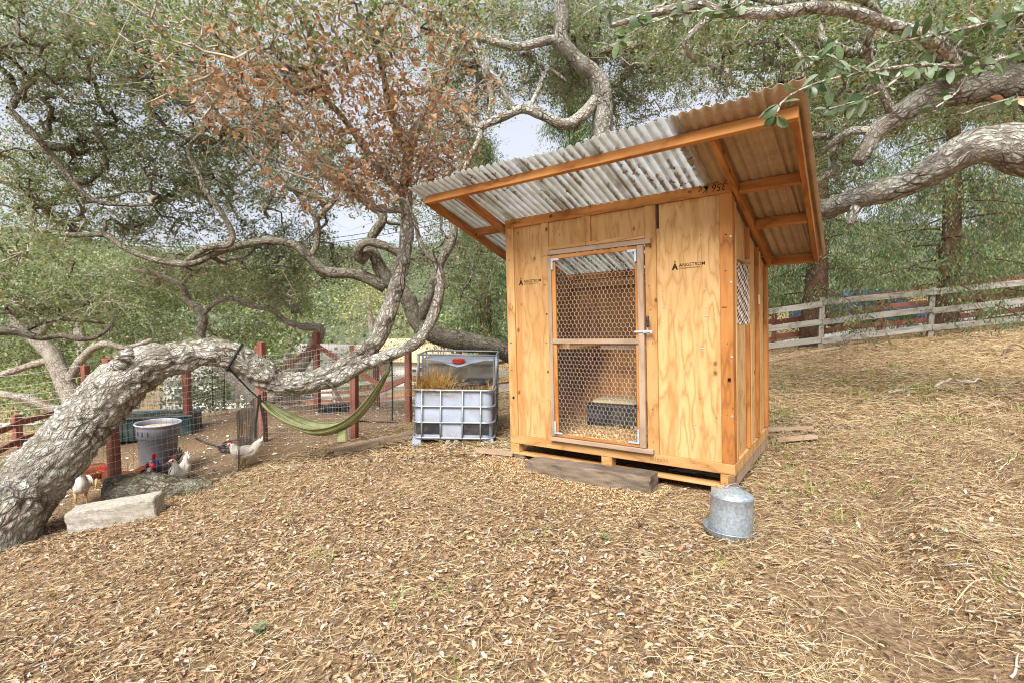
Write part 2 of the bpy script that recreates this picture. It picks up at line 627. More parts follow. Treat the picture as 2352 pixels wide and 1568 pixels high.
def m_ground():
    k = NT('soil', .95, .1)
    co = k.coord()
    n1 = k.noise(co, 1.1, 6, .65)
    n2 = k.noise(co, 26, 5, .7)
    soil = k.ramp(n2, [(.25, srgb(92, 72, 54)), (.5, srgb(134, 110, 84)), (.75, srgb(166, 142, 112))])
    straw = k.ramp(n2, [(.3, srgb(118, 92, 64)), (.55, srgb(170, 140, 98)), (.75, srgb(200, 174, 132))])
    far = k.attr('straw', 'Fac')
    col = k.mix(far, soil, straw)
    gm = k.math('MULTIPLY', k.ramp(k.noise(co, .35, 5, .6), [(.5, 0.0), (.68, .55)]), far)
    col = k.mix(gm, col, srgb(112, 116, 66))
    wood = k.attr('hill', 'Fac')
    col = k.mix(wood, col, srgb(88, 96, 74))
    k.color(k.mix(k.ramp(n1, [(.35, .25), (.6, 0.0)]), col, srgb(110, 86, 62)))
    sp = k.vor(co, 38)
    k.bump(k.math('ADD', n2, k.math('MULTIPLY', sp, -.5)), .9, .03)
    return k.m


gx = axis(-420, 420, -7.0, 8.0, .07, 1.09)
gy = axis(-40, 620, .6, 9.5, .07, 1.09)
GX, GY = np.meshgrid(gx, gy)
fx_, fy_ = GX.ravel(), GY.ravel()
gzv = ground(fx_, fy_)
pen = pen_mask(fx_, fy_)
tex = np.array([noise.fractal((a * 3, b * 3, 0), 1.0, 2.0, 3) for a, b in zip(fx_, fy_)]) if len(fx_) < 90000 else np.zeros(len(fx_))
gzv = gzv + .012 * tex * np.exp(-((fx_ ** 2 + fy_ ** 2) / 400.0))
nx_, ny_ = len(gx), len(gy)
ii = (np.arange(ny_ - 1)[:, None] * nx_ + np.arange(nx_ - 1)[None]).ravel()
straw_v = np.clip((1 - pen) * np.clip((np.hypot(fx_, fy_) - 5) / 5, .25, .9) * (1 - bare_mask(fx_, fy_)), 0, 1)
hill_v = np.clip((fy_ - 60) / 40, 0, 1)
gobj = np_mesh('ground', np.stack([fx_, fy_, gzv], 1), np.stack([ii, ii + 1, ii + nx_ + 1, ii + nx_], 1), m_ground(), None, True,
               {'straw': straw_v, 'hill': hill_v})
tag(gobj, 'sloping ground of straw, leaf litter and bare brown dirt', None, None, 'structure')

# pale gravel drive beyond the rail fences
road_pts = np.array([(-34, 26.0), (-20, 27.5), (-10, 26.0), (-3, 22.5), (2, 20), (7.5, 17.8), (14, 17.0), (30, 18)], float)
rc = catmull(np.c_[road_pts, np.zeros(len(road_pts))], 90)
rt = np.gradient(rc, axis=0)
rn = np.stack([-rt[:, 1], rt[:, 0]], 1)
rn /= np.linalg.norm(rn, axis=1, keepdims=True)
RV = []
for k_ in np.linspace(-1.7, 1.7, 9):
    q = rc[:, :2] + rn * k_
    RV.append(np.c_[q, ground(q[:, 0], q[:, 1]) + .03 + .02 * (1 - (k_ / 1.7) ** 2)])
RV = np.stack(RV, 1)
ri = (np.arange(89)[:, None] * 9 + np.arange(8)[None]).ravel()
road = np_mesh('road', RV.reshape(-1, 3), np.stack([ri, ri + 1, ri + 10, ri + 9], 1),
               m_plain('pale_gravel', srgb(205, 200, 190), .95, .18, 3, 0, .1, srgb(170, 160, 140), .5, .3), None, True)
tag(road, 'pale gravel drive beyond the rail fences', None, None, 'structure')


# ------------------------------------------------------------------ litter
def shed_inside(x, y, grow=0.0):
    """Whether a ground point lies under the coop."""
    dx, dy = x - COOP_O[0], y - COOP_O[1]
    c, s = math.cos(COOP_YAW), math.sin(COOP_YAW)
    a, b = dx * c + dy * s, -dx * s + dy * c
    return (a > -grow) & (a < 2.3512 + grow) & (b > -grow) & (b < 1.39 + grow)


COOP_YAW, COOP_ROLL = -0.6436, 0.0317
_cx = np.array([math.cos(COOP_YAW) * math.cos(COOP_ROLL), math.sin(COOP_YAW) * math.cos(COOP_ROLL), math.sin(COOP_ROLL)])
COOP_O = np.array([1.8629, 4.2149, CAM_Z - 1.3477]) - 2.3512 * _cx


def scatter(n, y0, y1, power=1.0):
    """Ground points inside (and a little beyond) the camera's view, denser near it."""
    y = y0 + (y1 - y0) * RNG.random(n) ** power
    x = (RNG.random(n) * 2 - 1) * (y * 1.08 + .9)
    return x, y


def ground_frame(x, y):
    e = .03
    z = ground(x, y)
    zx = (ground(x + e, y) - z) / e
    zy = (ground(x, y + e) - z) / e
    nrm = np.stack([-zx, -zy, np.ones_like(zx)], 1)
    return z, nrm / np.linalg.norm(nrm, axis=1, keepdims=True)


def frames(nrm, tilt):
    """Random in-plane axes around normals, tilted by a random amount."""
    n = len(nrm)
    nn = nrm + RNG.normal(0, 1, (n, 3)) * tilt
    nn /= np.linalg.norm(nn, axis=1, keepdims=True)
    a = RNG.normal(0, 1, (n, 3))
    u = a - nn * (a * nn).sum(1, keepdims=True)
    u /= np.linalg.norm(u, axis=1, keepdims=True)
    return u, np.cross(nn, u), nn


LEAF6 = np.array([(-.5, 0), (-.2, .23), (.22, .2), (.5, 0), (.22, -.2), (-.2, -.23)])


def leaf_mesh(C, U, W, N, L, curl=.25, shape=6, wid=1.0):
    """Leaves as little folded plates: C centres, U long axis, W across, N normal, L lengths."""
    n = len(C)
    if shape == 6:
        V = np.empty((n, 6, 3))
        for i, (a, b) in enumerate(LEAF6):
            V[:, i] = C + L[:, None] * (a * U + b * wid * W + (abs(b) * 1.1 - a * a * .6) * curl * N)
        F = (np.arange(n)[:, None] * 6)
        F = [np.concatenate([F + np.array([0, 1, 2, 3])[None], F + np.array([0, 3, 4, 5])[None]])]
    else:
        V = np.empty((n, 4, 3))
        for i, (a, b) in enumerate(((-.5, 0), (.05, .27), (.5, 0), (.05, -.27))):
            V[:, i] = C + L[:, None] * (a * U + b * wid * W + abs(b) * curl * N)
        F = [np.arange(n * 4).reshape(n, 4)]
    return V.reshape(-1, 3), F


def drift(x, y):
    """Uneven drifts of litter, 0..1."""
    return np.clip(.5 + .34 * np.sin(1.9 * x + 1.1 * y + .7) * np.sin(1.6 * y - .8 * x) + .26 * np.sin(4.7 * x - 2.1 * y) * np.sin(3.9 * y + 1.3 * x + 2) + .14 * np.sin(11 * x + 4 * y) * np.sin(9 * y), 0, 1)


def slope_side(x, y):
    """0 on the leafy side under the oaks, 1 on the strawy open slope."""
    return np.clip((x - .25 * y + .35) / 1.6, 0, 1)


def litter(name, label, cat, n, y0, y1, power, Lm, Ls, mat, tilt, thin=None, lift=.006, keep=None, shape=6, curl=.3, wid=1.0):
    x, y = scatter(n, y0, y1, power)
    p = 1 - pen_mask(x, y) * .965
    p *= 1 - .93 * bare_mask(x, y)
    p *= ~shed_inside(x, y, -.02)
    if keep is not None:
        p = p * keep(x, y)
    ok = RNG.random(n) < p
    x, y = x[ok], y[ok]
    z, nrm = ground_frame(x, y)
    U, W, N = frames(nrm, tilt)
    L = np.clip(Lm * np.exp(RNG.normal(0, Ls / Lm * 1.35, len(x))), Lm * .25, Lm * 2.4)
    C = np.stack([x, y, z], 1) + nrm * (lift + RNG.random(len(x))[:, None] * lift * 2.2)
    if thin:
        # straw: a bent three-point blade
        m = len(x)
        Wd = thin * (0.6 + .8 * RNG.random(m))[:, None]
        bend = (RNG.random(m)[:, None] - .3) * .12
        far_ = y0 > 4
        V = np.empty((m, 6, 3))
        side = W * RNG.choice([-1, 1], m)[:, None] * RNG.random(m)[:, None] * .14
        for i, (a, s) in enumerate(((-.5, 1), (-.5, -1), (0, 1), (0, -1), (.5, .6), (.5, -.6))):
            V[:, i] = C + L[:, None] * (a * U + (1 - 4 * a * a) * (bend * N + side)) + s * Wd * (W * .85 + N * .5)
        i0 = (np.arange(m) * 6)[:, None]
        F = np.concatenate([i0 + np.array([0, 1, 3, 2])[None], i0 + np.array([2, 3, 5, 4])[None]])
        if far_:
            V = V[:, [0, 1, 5, 4]]
            F = np.arange(m * 4).reshape(m, 4)
        V = V.reshape(-1, 3)
    else:
        V, F = leaf_mesh(C, U, W, N, L, curl, shape, wid)
    o = np_mesh(name, V, F, mat)
    return tag(o, label, cat, None, 'stuff')


M['dead_leaf'] = m_leafy('dead_leaves', [(0, srgb(72, 56, 42)), (.18, srgb(118, 94, 70)), (.34, srgb(168, 140, 106)), (.58, srgb(196, 168, 130)), (.68, srgb(160, 118, 88)), (.76, srgb(190, 148, 114)), (.87, srgb(162, 152, 138)), (1, srgb(210, 198, 178))], .6, .12, .25, (.4, .2, .06))
M['straw'] = m_leafy('straw', [(0, srgb(122, 98, 68)), (.3, srgb(174, 148, 106)), (.7, srgb(204, 182, 142)), (1, srgb(180, 168, 146))], .55, .1, .3, (.5, .35, .12))
M['grass'] = m_leafy('fresh_grass', [(0, srgb(98, 122, 52)), (.5, srgb(130, 150, 70)), (1, srgb(168, 172, 92))], .5, .3, .3)
M['shaving'] = m_leafy('wood_shavings', [(0, srgb(150, 112, 70)), (.5, srgb(206, 172, 122)), (1, srgb(228, 202, 158))], .7, .1, .2, (.5, .35, .15))

litter('leaf_litter', 'brown and tan fallen oak leaves covering the slope', 'leaf litter', 112000, 1.15, 6.2, .95, .0225, .010, M['dead_leaf'], .30, keep=lambda x, y: (.35 + .75 * drift(x, y)) * (1 - .62 * slope_side(x, y)), wid=.85)
litter('leaf_litter', 'brown and tan fallen oak leaves further up the slope and behind the coop', 'leaf litter', 44000, 5.6, 14, 1.0, .038, .012, M['dead_leaf'], .30, shape=4)
litter('straw_litter', 'pale straw and dry grass stems strewn over the slope', 'straw', 126000, 1.15, 6.2, .95, .070, .034, M['straw'], .16, thin=.0012, lift=.007,
       keep=lambda x, y: np.clip((.95 - .6 * drift(x, y)) * (.55 + .65 * slope_side(x, y)), 0, 1))
litter('straw_litter', 'pale straw and dry grass stems further up the slope by the rail fence', 'straw', 76000, 5.6, 14.5, 1.0, .13, .05, M['straw'], .2, thin=.0026, lift=.012)
litter('twig_litter', 'small dark chips of bark and stems in the litter', 'twigs', 22000, 1.15, 7, 1.0, .035, .016, m_leafy('bark_chips', [(0, srgb(70, 54, 42)), (.6, srgb(110, 90, 72)), (1, srgb(176, 164, 148))], .8, 0, .15), .3, thin=.003, lift=.008)
litter('pale_chips', 'pale feathers and chips scattered over the dirt of the chicken run', 'chips', 26000, 4.8, 12, .9, .035, .015,
       m_leafy('pale_chips', [(0, srgb(206, 198, 186)), (.5, srgb(232, 228, 220)), (1, srgb(178, 160, 138))], .8, 0, .2), .2, shape=4,
       keep=lambda x, y: pen_mask(x, y) * 6)


def grass_tufts():
    V, F = [], []
    spots = [(2.35, 4.9), (2.75, 5.0), (3.2, 5.3), (3.6, 4.6), (2.6, 5.6), (3.9, 5.2), (3.3, 6.1), (2.9, 4.2), (3.1, 3.9), (4.3, 5.6), (2.3, 3.5), (2.6, 3.2), (1.25, 3.0), (-.55, 2.9), (-.25, 2.1), (.15, 3.6), (-1.4, 3.5), (4.8, 7), (5.6, 6.6), (-3.4, 5.3), (-3.8, 5.2), (-.5, 6.0), (.05, 6.0), (2.55, 2.6), (4.9, 9), (3.3, 7.9), (-2.9, 5.2), (6.5, 8.6), (4.1, 4.9)]
    rg = np.random.default_rng(9)
    spots += [(float(a), float(b)) for a, b in zip(rg.uniform(2.2, 6.5, 60), rg.uniform(3.4, 9.5, 60))]
    for sx, sy in spots:
        for _ in range(random.randint(12, 34)):
            x, y = sx + random.gauss(0, .11), sy + random.gauss(0, .09)
            z = gz(x, y)
            a = random.uniform(0, 2 * PI)
            h = random.uniform(.03, .10)
            d = np.array([math.cos(a), math.sin(a), 0]) * h * random.uniform(.3, 1.1)
            s = np.array([-math.sin(a), math.cos(a), 0]) * .0038
            o = len(V)
            p0 = np.array([x, y, z])
            V += [p0 - s, p0 + s, p0 + d * .5 + (0, 0, h * .7) + s * .7, p0 + d * .5 + (0, 0, h * .7) - s * .7, p0 + d + (0, 0, h)]
            F += [(o, o + 1, o + 2, o + 3), (o + 3, o + 2, o + 4, o + 4)]
    F4 = np.array([f for f in F if f[2] != f[3]])
    F3 = np.array([f[:3] for f in F if f[2] == f[3]])
    tag(np_mesh('grass', np.array(V), [F4, F3], M['grass']), 'thin green grass blades coming up through the straw', 'grass', None, 'stuff')


grass_tufts()
# ------------------------------------------------------------------ the coop
CW, CD, CH = 2.3512, 1.39, 2.44
coop = empty('chicken_coop', tuple(COOP_O), (0, -COOP_ROLL, COOP_YAW),
             'tan plywood chicken coop with wire door and corrugated lean-to roof on a pallet', 'chicken coop')
COOP_M = Matrix.Translation(Vector(COOP_O)) @ Matrix.Rotation(COOP_YAW, 4, 'Z') @ Matrix.Rotation(-COOP_ROLL, 4, 'Y')


def coop_world(x, y, z):
    return np.array(COOP_M @ Vector((x, y, z)))


SL = 0.353                                            # roof falls this much per metre towards the back
rise = lambda y: .085 * max(0.0, y) / CD              # the side sills climb towards the back
low = lambda y: 2.335 - SL * y                        # underside of the roof frame


def bx(name, x0, x1, y0, y1, z0, z1, mat, parent=coop, grain=2, bev=.003):
    return board(name, ((x0 + x1) / 2, (y0 + y1) / 2, (z0 + z1) / 2), (x1 - x0, y1 - y0, z1 - z0), mat, parent, grain, None, bev)


def slab(name, poly, y0, y1, mat, parent=coop, plane='front', grain='z'):
    """Thin sheet from an outline; plane 'front': outline in x,z and thickness in y; 'side': outline in y,z and thickness in x."""
    n = len(poly)
    V = []
    for t in (y0, y1):
        for a, b in poly:
            V.append((a, t, b) if plane == 'front' else (t, a, b))
    F = [tuple(range(n)), tuple(range(2 * n - 1, n - 1, -1))] + [(i, i + n, (i + 1) % n + n, (i + 1) % n) for i in range(n)]
    off = np.array([random.uniform(-9, 9), random.uniform(-9, 9), random.uniform(-9, 9)])
    G = [(v[0] if plane == 'front' else v[1], v[1] if plane == 'front' else v[0], v[2]) for v in V]
    m = MB()
    m.add(V, F, np.array(G) + off)
    o = m.build(name, mat, parent)
    bm = bmesh.new()
    bm.from_mesh(o.data)
    bmesh.ops.recalc_face_normals(bm, faces=bm.faces)
    bm.to_mesh(o.data)
    bm.free()
    return o


# front wall
RC = .016                                             # sheets sit back from the studs
bx('bottom_plate', 0, CW, -.002, .09, 0, .089, M['stud'], grain=0)
bx('top_plate', 0, CW, -.004, .09, 2.345, CH, M['beam'], grain=0)
bx('stud', 0, .105, 0, .09, .089, 2.345, M['stud'])
bx('stud', .466, .556, 0, .09, .089, 2.345, M['stud'])
bx('stud', 1.596, 1.70, 0, .09, .089, 2.345, M['stud'])
bx('stud', 2.250, CW, 0, .09, .089, 2.345, M['beam'])
bx('stud', .945, 1.045, 0, .09, 2.094, 2.345, M['stud'])
bx('plywood_panel', .105, .466, RC, RC + .015, .089, 2.345, M['ply'])
bx('plywood_panel', 1.70, 2.250, RC, RC + .015, .089, 2.345, M['ply'])
bx('plywood_panel', .556, .945, RC, RC + .015, 2.094, 2.345, M['ply'])
bx('plywood_panel', 1.045, 1.596, RC, RC + .015, 2.094, 2.345, M['ply'])
bx('header_board', .556, .99, -.006, .08, 2.056, 2.094, M['stud'], grain=0)
bx('header_board', .993, 1.596, -.005, .08, 2.056, 2.094, M['stud'], grain=0)
bx('door_stop', .556, 1.664, -.042, -.003, 2.0, 2.046, M['grey_wood'], grain=0)
bx('door_sill', .556, 1.661, -.045, -.004, .094, .135, M['grey_wood'], grain=0)

# door: thing moves on its own hinges but belongs to the coop
door = bx('door', .560, .603, -.036, -.002, .140, 1.995, M['grey_wood'])
bx('stile', 1.534, 1.590, -.036, -.002, .140, 1.995, M['grey_wood'], door)
bx('rail', .603, 1.534, -.034, -.003, 1.097, 1.144, M['grey_wood'], door, 0)
bx('rail', .603, 1.534, -.030, -.004, 1.957, 1.993, M['beam'], door, 0)
bx('rail', .603, 1.534, -.030, -.004, .141, .166, M['beam'], door, 0)
bx('inner_stile', .6032, .645, -.022, -.003, .168, 1.955, M['beam'], door)
bx('inner_stile', 1.505, 1.5338, -.022, -.003, .168, 1.955, M['beam'], door)


def hexwire(x0, x1, z0, z1, y, w, r, mb):
    """Twisted hexagonal netting: thin square bars along every hexagon edge inside the rectangle."""
    h = w * .62                                       # vertical side
    row = w * .92
    nz = int((z1 - z0) / row) + 2
    nx = int((x1 - x0) / w) + 2
    segs = []
    for j in range(nz):
        for i in range(-1, nx):
            cx0 = x0 + (i + .5 * (j % 2)) * w
            cz0 = z0 + j * row
            jx = lambda: random.uniform(-.0022, .0022)
            a = (cx0, cz0 - h / 2)
            b = (cx0, cz0 + h / 2)
            t = (cx0 + w / 2, cz0 + row - h / 2)
            t2 = (cx0 - w / 2, cz0 + row - h / 2)
            segs += [(a, b, 1.35), (b, t, 1.0), (b, t2, 1.0)]
    for a, b, k in segs:
        if min(a[0], b[0]) < x0 - .001 or max(a[0], b[0]) > x1 + .001 or min(a[1], b[1]) < z0 - .03 or max(a[1], b[1]) > z1 + .03:
            continue
        d = np.array([b[0] - a[0], 0, b[1] - a[1]])
        d /= np.linalg.norm(d)
        s = np.array([d[2], 0, -d[0]]) * r * k
        n = np.array([0, r * k, 0])
        wv = .006 * math.sin(a[0] * 7 + a[1] * 5)
        A = np.array([a[0], y + wv, a[1]])
        B = np.array([b[0], y + .006 * math.sin(b[0] * 7 + b[1] * 5), b[1]])
        mb.add([A - s, A - n, A + s, A + n, B - s, B - n, B + s, B + n], [(0, 1, 5, 4), (1, 2, 6, 5), (2, 3, 7, 6), (3, 0, 4, 7)])
    return mb


nt = hexwire(.610, 1.530, .150, 1.985, -.0005, .0435, .00095, MB()).build('wire_netting', M['wire'], door)
tag(nt, kind='stuff')
for (x0, x1, z0, z1) in ((.606, .70, 1.940, 1.962), (.606, .628, 1.85, 1.939), (1.44, 1.530, 1.942, 1.964), (1.508, 1.530, 1.85, 1.941),
                         (.605, .70, .170, .190), (.605, .626, .191, .30), (1.42, 1.530, .172, .192), (1.512, 1.531, .193, .31)):
    bx('corner_bracket', x0, x1, -.040, -.0365, z0, z1, M['zinc'], door, bev=.0005)
for z in (1.80, 1.66, .45):
    bx('hinge', .5575, .566, -.042, -.0365, z, z + .06, M['brass'], door, bev=.001)
# hasp held shut by a screwdriver
hasp = bx('hasp', 1.585, 1.672, -.0455, -.040, 1.196, 1.222, M['zinc'], coop, 0, .001)
bx('staple', 1.620, 1.650, -.062, -.0457, 1.202, 1.216, M['zinc'], hasp, 0, .001)
bx('strap_end', 1.500, 1.584, -.043, -.0395, 1.201, 1.218, M['zinc'], hasp, 0, .001)
sd = empty('screwdriver', tuple(coop_world(1.636, -.055, 1.13)), (0, -COOP_ROLL, COOP_YAW), 'black handled screwdriver dropped through the door hasp', 'screwdriver')
MB().lathe([(.001, .118), (.0085, .119), (.013, .128), (.012, .15), (.0145, .17), (.0145, .20), (.012, .215), (.006, .222), (.001, .223)], 10).build('handle', M['black'], sd, True)
MB().lathe([(.001, 0), (.0028, .002), (.0028, .118), (.001, .119)], 8).build('shaft', M['steel'], sd, True)

# right side wall with window opening y .214-.695, z 1.249-1.815
sx = CW - .02
wy0, wy1, wz0, wz1 = .214, .690, 1.249, 1.815
slab('plywood_panel', [(.092, .092 + rise(.09)), (wy0, .092 + rise(.2)), (wy0, low(wy0)), (.092, low(.09))], sx - .015, sx, M['ply'], plane='side')
slab('plywood_panel', [(wy0, .094 + rise(.2)), (wy1, .094 + rise(wy1)), (wy1, wz0), (wy0, wz0)], sx - .015, sx, M['ply'], plane='side')
slab('plywood_panel', [(wy0, wz1 + .02), (wy1, wz1 - .03), (wy1, low(wy1)), (wy0, low(wy0))], sx - .015, sx, M['ply'], plane='side')
slab('plywood_panel', [(wy1, .094 + rise(wy1)), (CD, .094 + rise(CD)), (CD, low(CD)), (wy1, low(wy1))], sx - .015, sx, M['ply'], plane='side')
for a, b, mt in ((.515, .560, 'beam'), (.905, .950, 'beam'), (1.30, CD, 'beam')):
    zb = .094 + rise(a)
    if a < .6:
        bx('batten', sx + .001, sx + .034, a, b, zb, wz0 - .004, M[mt])
        bx('batten', sx + .001, sx + .034, a, b, wz1 + .03, low(b) - .012, M[mt])
    else:
        bx('batten', sx + .001, sx + .034, a, b, zb, low(b) - .012, M[mt])
bx('batten', sx + .001, sx + .030, .60, .655, .094 + rise(.6), wz0 - .005, M['ply'])
bx('batten', sx + .001, sx + .030, .985, 1.04, .094 + rise(1), low(1.04) - .012, M['ply'])
win = MB()
for k_ in range(14):                                   # wavering strands of netting, sagging loose in the opening
    yy = wy0 + .012 + (wy1 - wy0 - .024) * k_ / 13
    pts = [(sx - .004 + .006 * math.sin(z * 60 + k_), yy + .011 * math.sin(z * 95 + k_ * PI) + .012 * math.sin(z * 4 + k_ * .3), z) for z in np.arange(wz0 + .004, wz1 - .02, .011)]
    win.tube(pts, .0026, 4)
wobj = win.build('window_netting', m_plain('pale_netting', srgb(226, 216, 202), .7, .2, 20, 0, .3, srgb(120, 96, 70), .6, 0, 14), coop)
tag(wobj, kind='stuff')
bx('window_batten', sx + .001, sx + .016, wy0 - .02, wy1 + .01, wz1 - .005, wz1 + .012, M['grey_wood'], grain=1)
bx('paper_label', sx + .0005, sx + .003, .030, .075, 1.42, 1.525, m_plain('paper', srgb(226, 232, 226), .8, .1, 30, 0, .2, srgb(120, 140, 130), .5, 0, 60), bev=.0004)
bx('paper_label', sx + .0345, sx + .037, .906, .948, 1.44, 1.53, bpy.data.materials['paper'], bev=.0004)
bx('paper_label', sx + .0345, sx + .037, .906, .946, 1.35, 1.436, m_plain('paper_red', srgb(196, 120, 110), .8, .4, 40, 0, .2), bev=.0004)
# side sill (two stacked members) rising to the back
for z0, z1, mt, pr in ((-.004, .088, 'stud', .0), (-.118, -.008, 'plank', -.008)):
    slab('side_sill', [(.002, z0), (CD, z0 + rise(CD)), (CD, z1 + rise(CD)), (.002, z1)], CW - .045 + pr, CW + .004 + pr, M[mt], plane='side')
bx('corner_trim', CW - .019, CW + .003, .0905, .1335, .095, low(.13) - .005, M['ply'])
for k_, (yy, zz) in enumerate(((1.984, 0), (1.61, 0), (.994, 0), (.497, 0))):
    o = MB().lathe([(.001, .004), (.008, .004), (.009, 0), (.009, -.002)], 10).build('bolt_head', M['zinc'], coop)
    o.location = (2.338, -.0005, yy)
    o.rotation_euler = (PI / 2, 0, 0)

# left wall with a window opening, back wall
lx = .006
for poly in ([(.092, .092), (.45, .092), (.45, low(.45)), (.092, low(.09))], [(.45, .092), (.95, .092), (.95, 1.12), (.45, 1.12)],
             [(.45, 1.80), (.95, 1.80), (.95, low(.95)), (.45, low(.45))], [(.95, .092), (CD, .092), (CD, low(CD)), (.95, low(.95))]):
    slab('plywood_panel', poly, lx, lx + .015, M['ply_in'], plane='side')
bx('window_frame', lx + .016, lx + .05, .41, .45, 1.08, 1.85, M['stud'])
bx('window_frame', lx + .016, lx + .05, .95, .99, 1.08, 1.85, M['stud'])
bx('side_sill', -.002, .04, .092, CD, 0, .089, M['stud'], grain=1)
bx('plywood_panel', .022, 1.18, CD - .018, CD - .003, .05, low(CD), M['ply_in'])
bx('plywood_panel', 1.184, CW - .037, CD - .018, CD - .003, .05, low(CD), M['ply_in'])
bx('stud', 1.12, 1.21, CD - .06, CD - .019, .1, 1.02, M['old_beam'])
bx('rear_plate', .022, CW - .037, CD - .062, CD - .0195, low(CD) - .10, low(CD) - .01, M['stud'], grain=0)
bx('nest_shelf', .025, .60, .30, CD - .07, 1.02, 1.045, M['stud'], grain=0)
bx('nest_lip', .025, .62, .27, .299, 1.03, 1.11, M['stud'], grain=0)
bx('cross_brace', .03, .40, .50, .54, 1.76, 1.85, M['grey_wood'], grain=0)
bx('roost_bar', .64, CW - .06, .95, .99, .985, 1.03, M['plank'], grain=0)

# pallet under the floor
FL = bx('floor_board', .03, CW - .05, .092, CD - .02, .03, .072, M['ply_in'], grain=0)
for a, b in ((.0, .115), (1.115, 1.225), (2.235, CW - .004)):
    for yy in (.002, .60, 1.25):
        bx('pallet_block', a, b, yy, yy + .10, -.097 + rise(yy) * .3, -.003, M['stud'], grain=0)
for yy in (-.004, .60, 1.24):
    bx('pallet_slat', .004, CW - .01, yy, yy + .115, -.121 + rise(yy) * .3, -.099 + rise(yy) * .3, M['stud'] if yy < 0 else M['plank'], grain=0)
for a in (.35, .72, 1.36, 1.75):
    bx('pallet_slat', a, a + .09, .12, 1.23, -.026, -.004, M['plank'], grain=1)
for a in (.05, 2.16):
    MB().box((a + .06, .10, -.19), (.13, .2, .134), None, 0, .006).build('support_block', M['old_beam'] if a < 1 else M['plank'], coop)

# roof frame
xl, xr_f, xr_b = -.51, CW + .575, CW + .467
xr = lambda y: xr_f + (xr_b - xr_f) * (y + .68) / (CD + .68)
P3 = lambda x, y, dz=.0445: np.array([x, y, low(y) + dz])
nrm_r = unit((0, SL, 1))


def rbar(name, a, b, w=.040, h=.089, mt='beam'):
    return MB().bar(a, b, w, h, nrm_r).build(name, M[mt], coop)


rbar('front_beam', P3(xl, -.68), P3(xr(-.68), -.68))
rbar('fascia', P3(xr(-.68) - .021, -.659), P3(xr(CD) - .021, CD + .02))
rbar('fascia', P3(xl + .021, -.659), P3(xl + .021, CD + .02))
rbar('rear_beam', P3(xl + .042, CD + .003), P3(xr(CD) - .043, CD + .003))
rbar('rafter', P3(-.06, -.658), P3(-.06, CD - .02))
rbar('rafter', P3(CW + .03, -.658), P3(CW + .03, CD - .02))
rbar('rafter', P3(1.15, .095), P3(1.15, CD - .075), mt='grey_wood')
for yy in (.03, .62):
    rbar('lookout', P3(CW + .052, yy), P3(xr(yy) - .043, yy))
rbar('lookout', P3(xl + .043, .03), P3(-.082, .03))

# corrugated sheets
def m_clear():
    k = NT('clear_corrugated', .25, .5)
    co = k.coord()
    d = k.noise(co, 7, 6, .7)
    col = k.ramp(d, [(.35, srgb(238, 242, 242)), (.7, srgb(206, 206, 198))])
    xx = k.n('SeparateXYZ', Vector=co).outputs['X']
    ph = k.math('FRACT', k.math('DIVIDE', k.math('ADD', xx, .60), .0762))
    silt_shade = k.math('MULTIPLY', k.ramp(ph, [(.5, 0.0), (.62, 1.0), (.88, 1.0), (1.0, 0.0)]), k.ramp(k.noise(co, 4.5, 5, .7), [(.3, .35), (.6, .95)]))  # silt colour in the valleys also paints the ridge shading the sheet lacks
    col = k.mix(silt_shade, col, srgb(164, 158, 144))
    k.color(col)
    tl = k.n('BsdfTranslucent')
    k.t.links.new(col, tl.inputs[0])
    tp = k.n('BsdfTransparent')
    tp.inputs[0].default_value = (.93, .95, .96, 1)
    m1 = k.n('MixShader')
    m1.inputs[0].default_value = .45
    k.t.links.new(k.b.outputs[0], m1.inputs[1])
    k.t.links.new(tl.outputs[0], m1.inputs[2])
    m2 = k.n('MixShader')
    k.t.links.new(k.ramp(d, [(.4, .62), (.7, .85)]), m2.inputs[0])
    k.t.links.new(tp.outputs[0], m2.inputs[1])
    k.t.links.new(m1.outputs[0], m2.inputs[2])
    return k.shader(m2.outputs[0]).m


M['clear'] = m_clear()


def m_brown_sheet():
    k = NT('brown_corrugated', .5, .35)
    co = k.coord()
    d = k.noise(co, 5, 6, .7)
    s = k.noise(co, 90, 4, .7)
    c1 = k.ramp(d, [(.3, srgb(146, 118, 90)), (.7, srgb(184, 158, 128))])
    k.color(k.mix(k.ramp(s, [(.5, 0.0), (.7, .45)]), c1, srgb(206, 192, 168)))
    k.bump(s, .2, .002)
    return k.m


M['brown'] = m_brown_sheet()
SHEET_F, SHEET_B = -.855, CD + .11


def corr(name, x0, x1, lift, mat, pitch=.0762, amp=.0095, skew=0.0, trap=False, taper=False):
    nx = int((x1 - x0) / pitch * 10)
    xs = np.linspace(x0, x1, nx)
    ysn = np.linspace(SHEET_F + skew, SHEET_B, 18)
    X, Y = np.meshgrid(xs, ysn)
    ph = np.sin(2 * PI * (X - x0) / pitch)
    if trap:
        ph = np.clip(ph * 1.7, -1, 1)
    bend = .006 * np.sin(X * 3.1 + 1) * np.clip((-.5 - Y) / .4, 0, 1) + .004 * np.sin(X * 9) * np.clip((-.6 - Y) / .3, 0, 1)
    Z = 2.335 - SL * Y + .091 + lift + amp * (1 + ph) + bend
    if taper:
        X = X + (X - x0) / (x1 - x0) * (xr(Y) + .055 - x1)
    V = np.stack([X.ravel(), Y.ravel(), Z.ravel()], 1)
    i = (np.arange(len(ysn) - 1)[:, None] * nx + np.arange(nx - 1)[None]).ravel()
    o = np_mesh(name, V, np.stack([i, i + 1, i + nx + 1, i + nx], 1), mat, coop, True)
    sm = o.modifiers.new('thickness', 'SOLIDIFY')
    sm.thickness = .0018
    sm.offset = 0
    return o


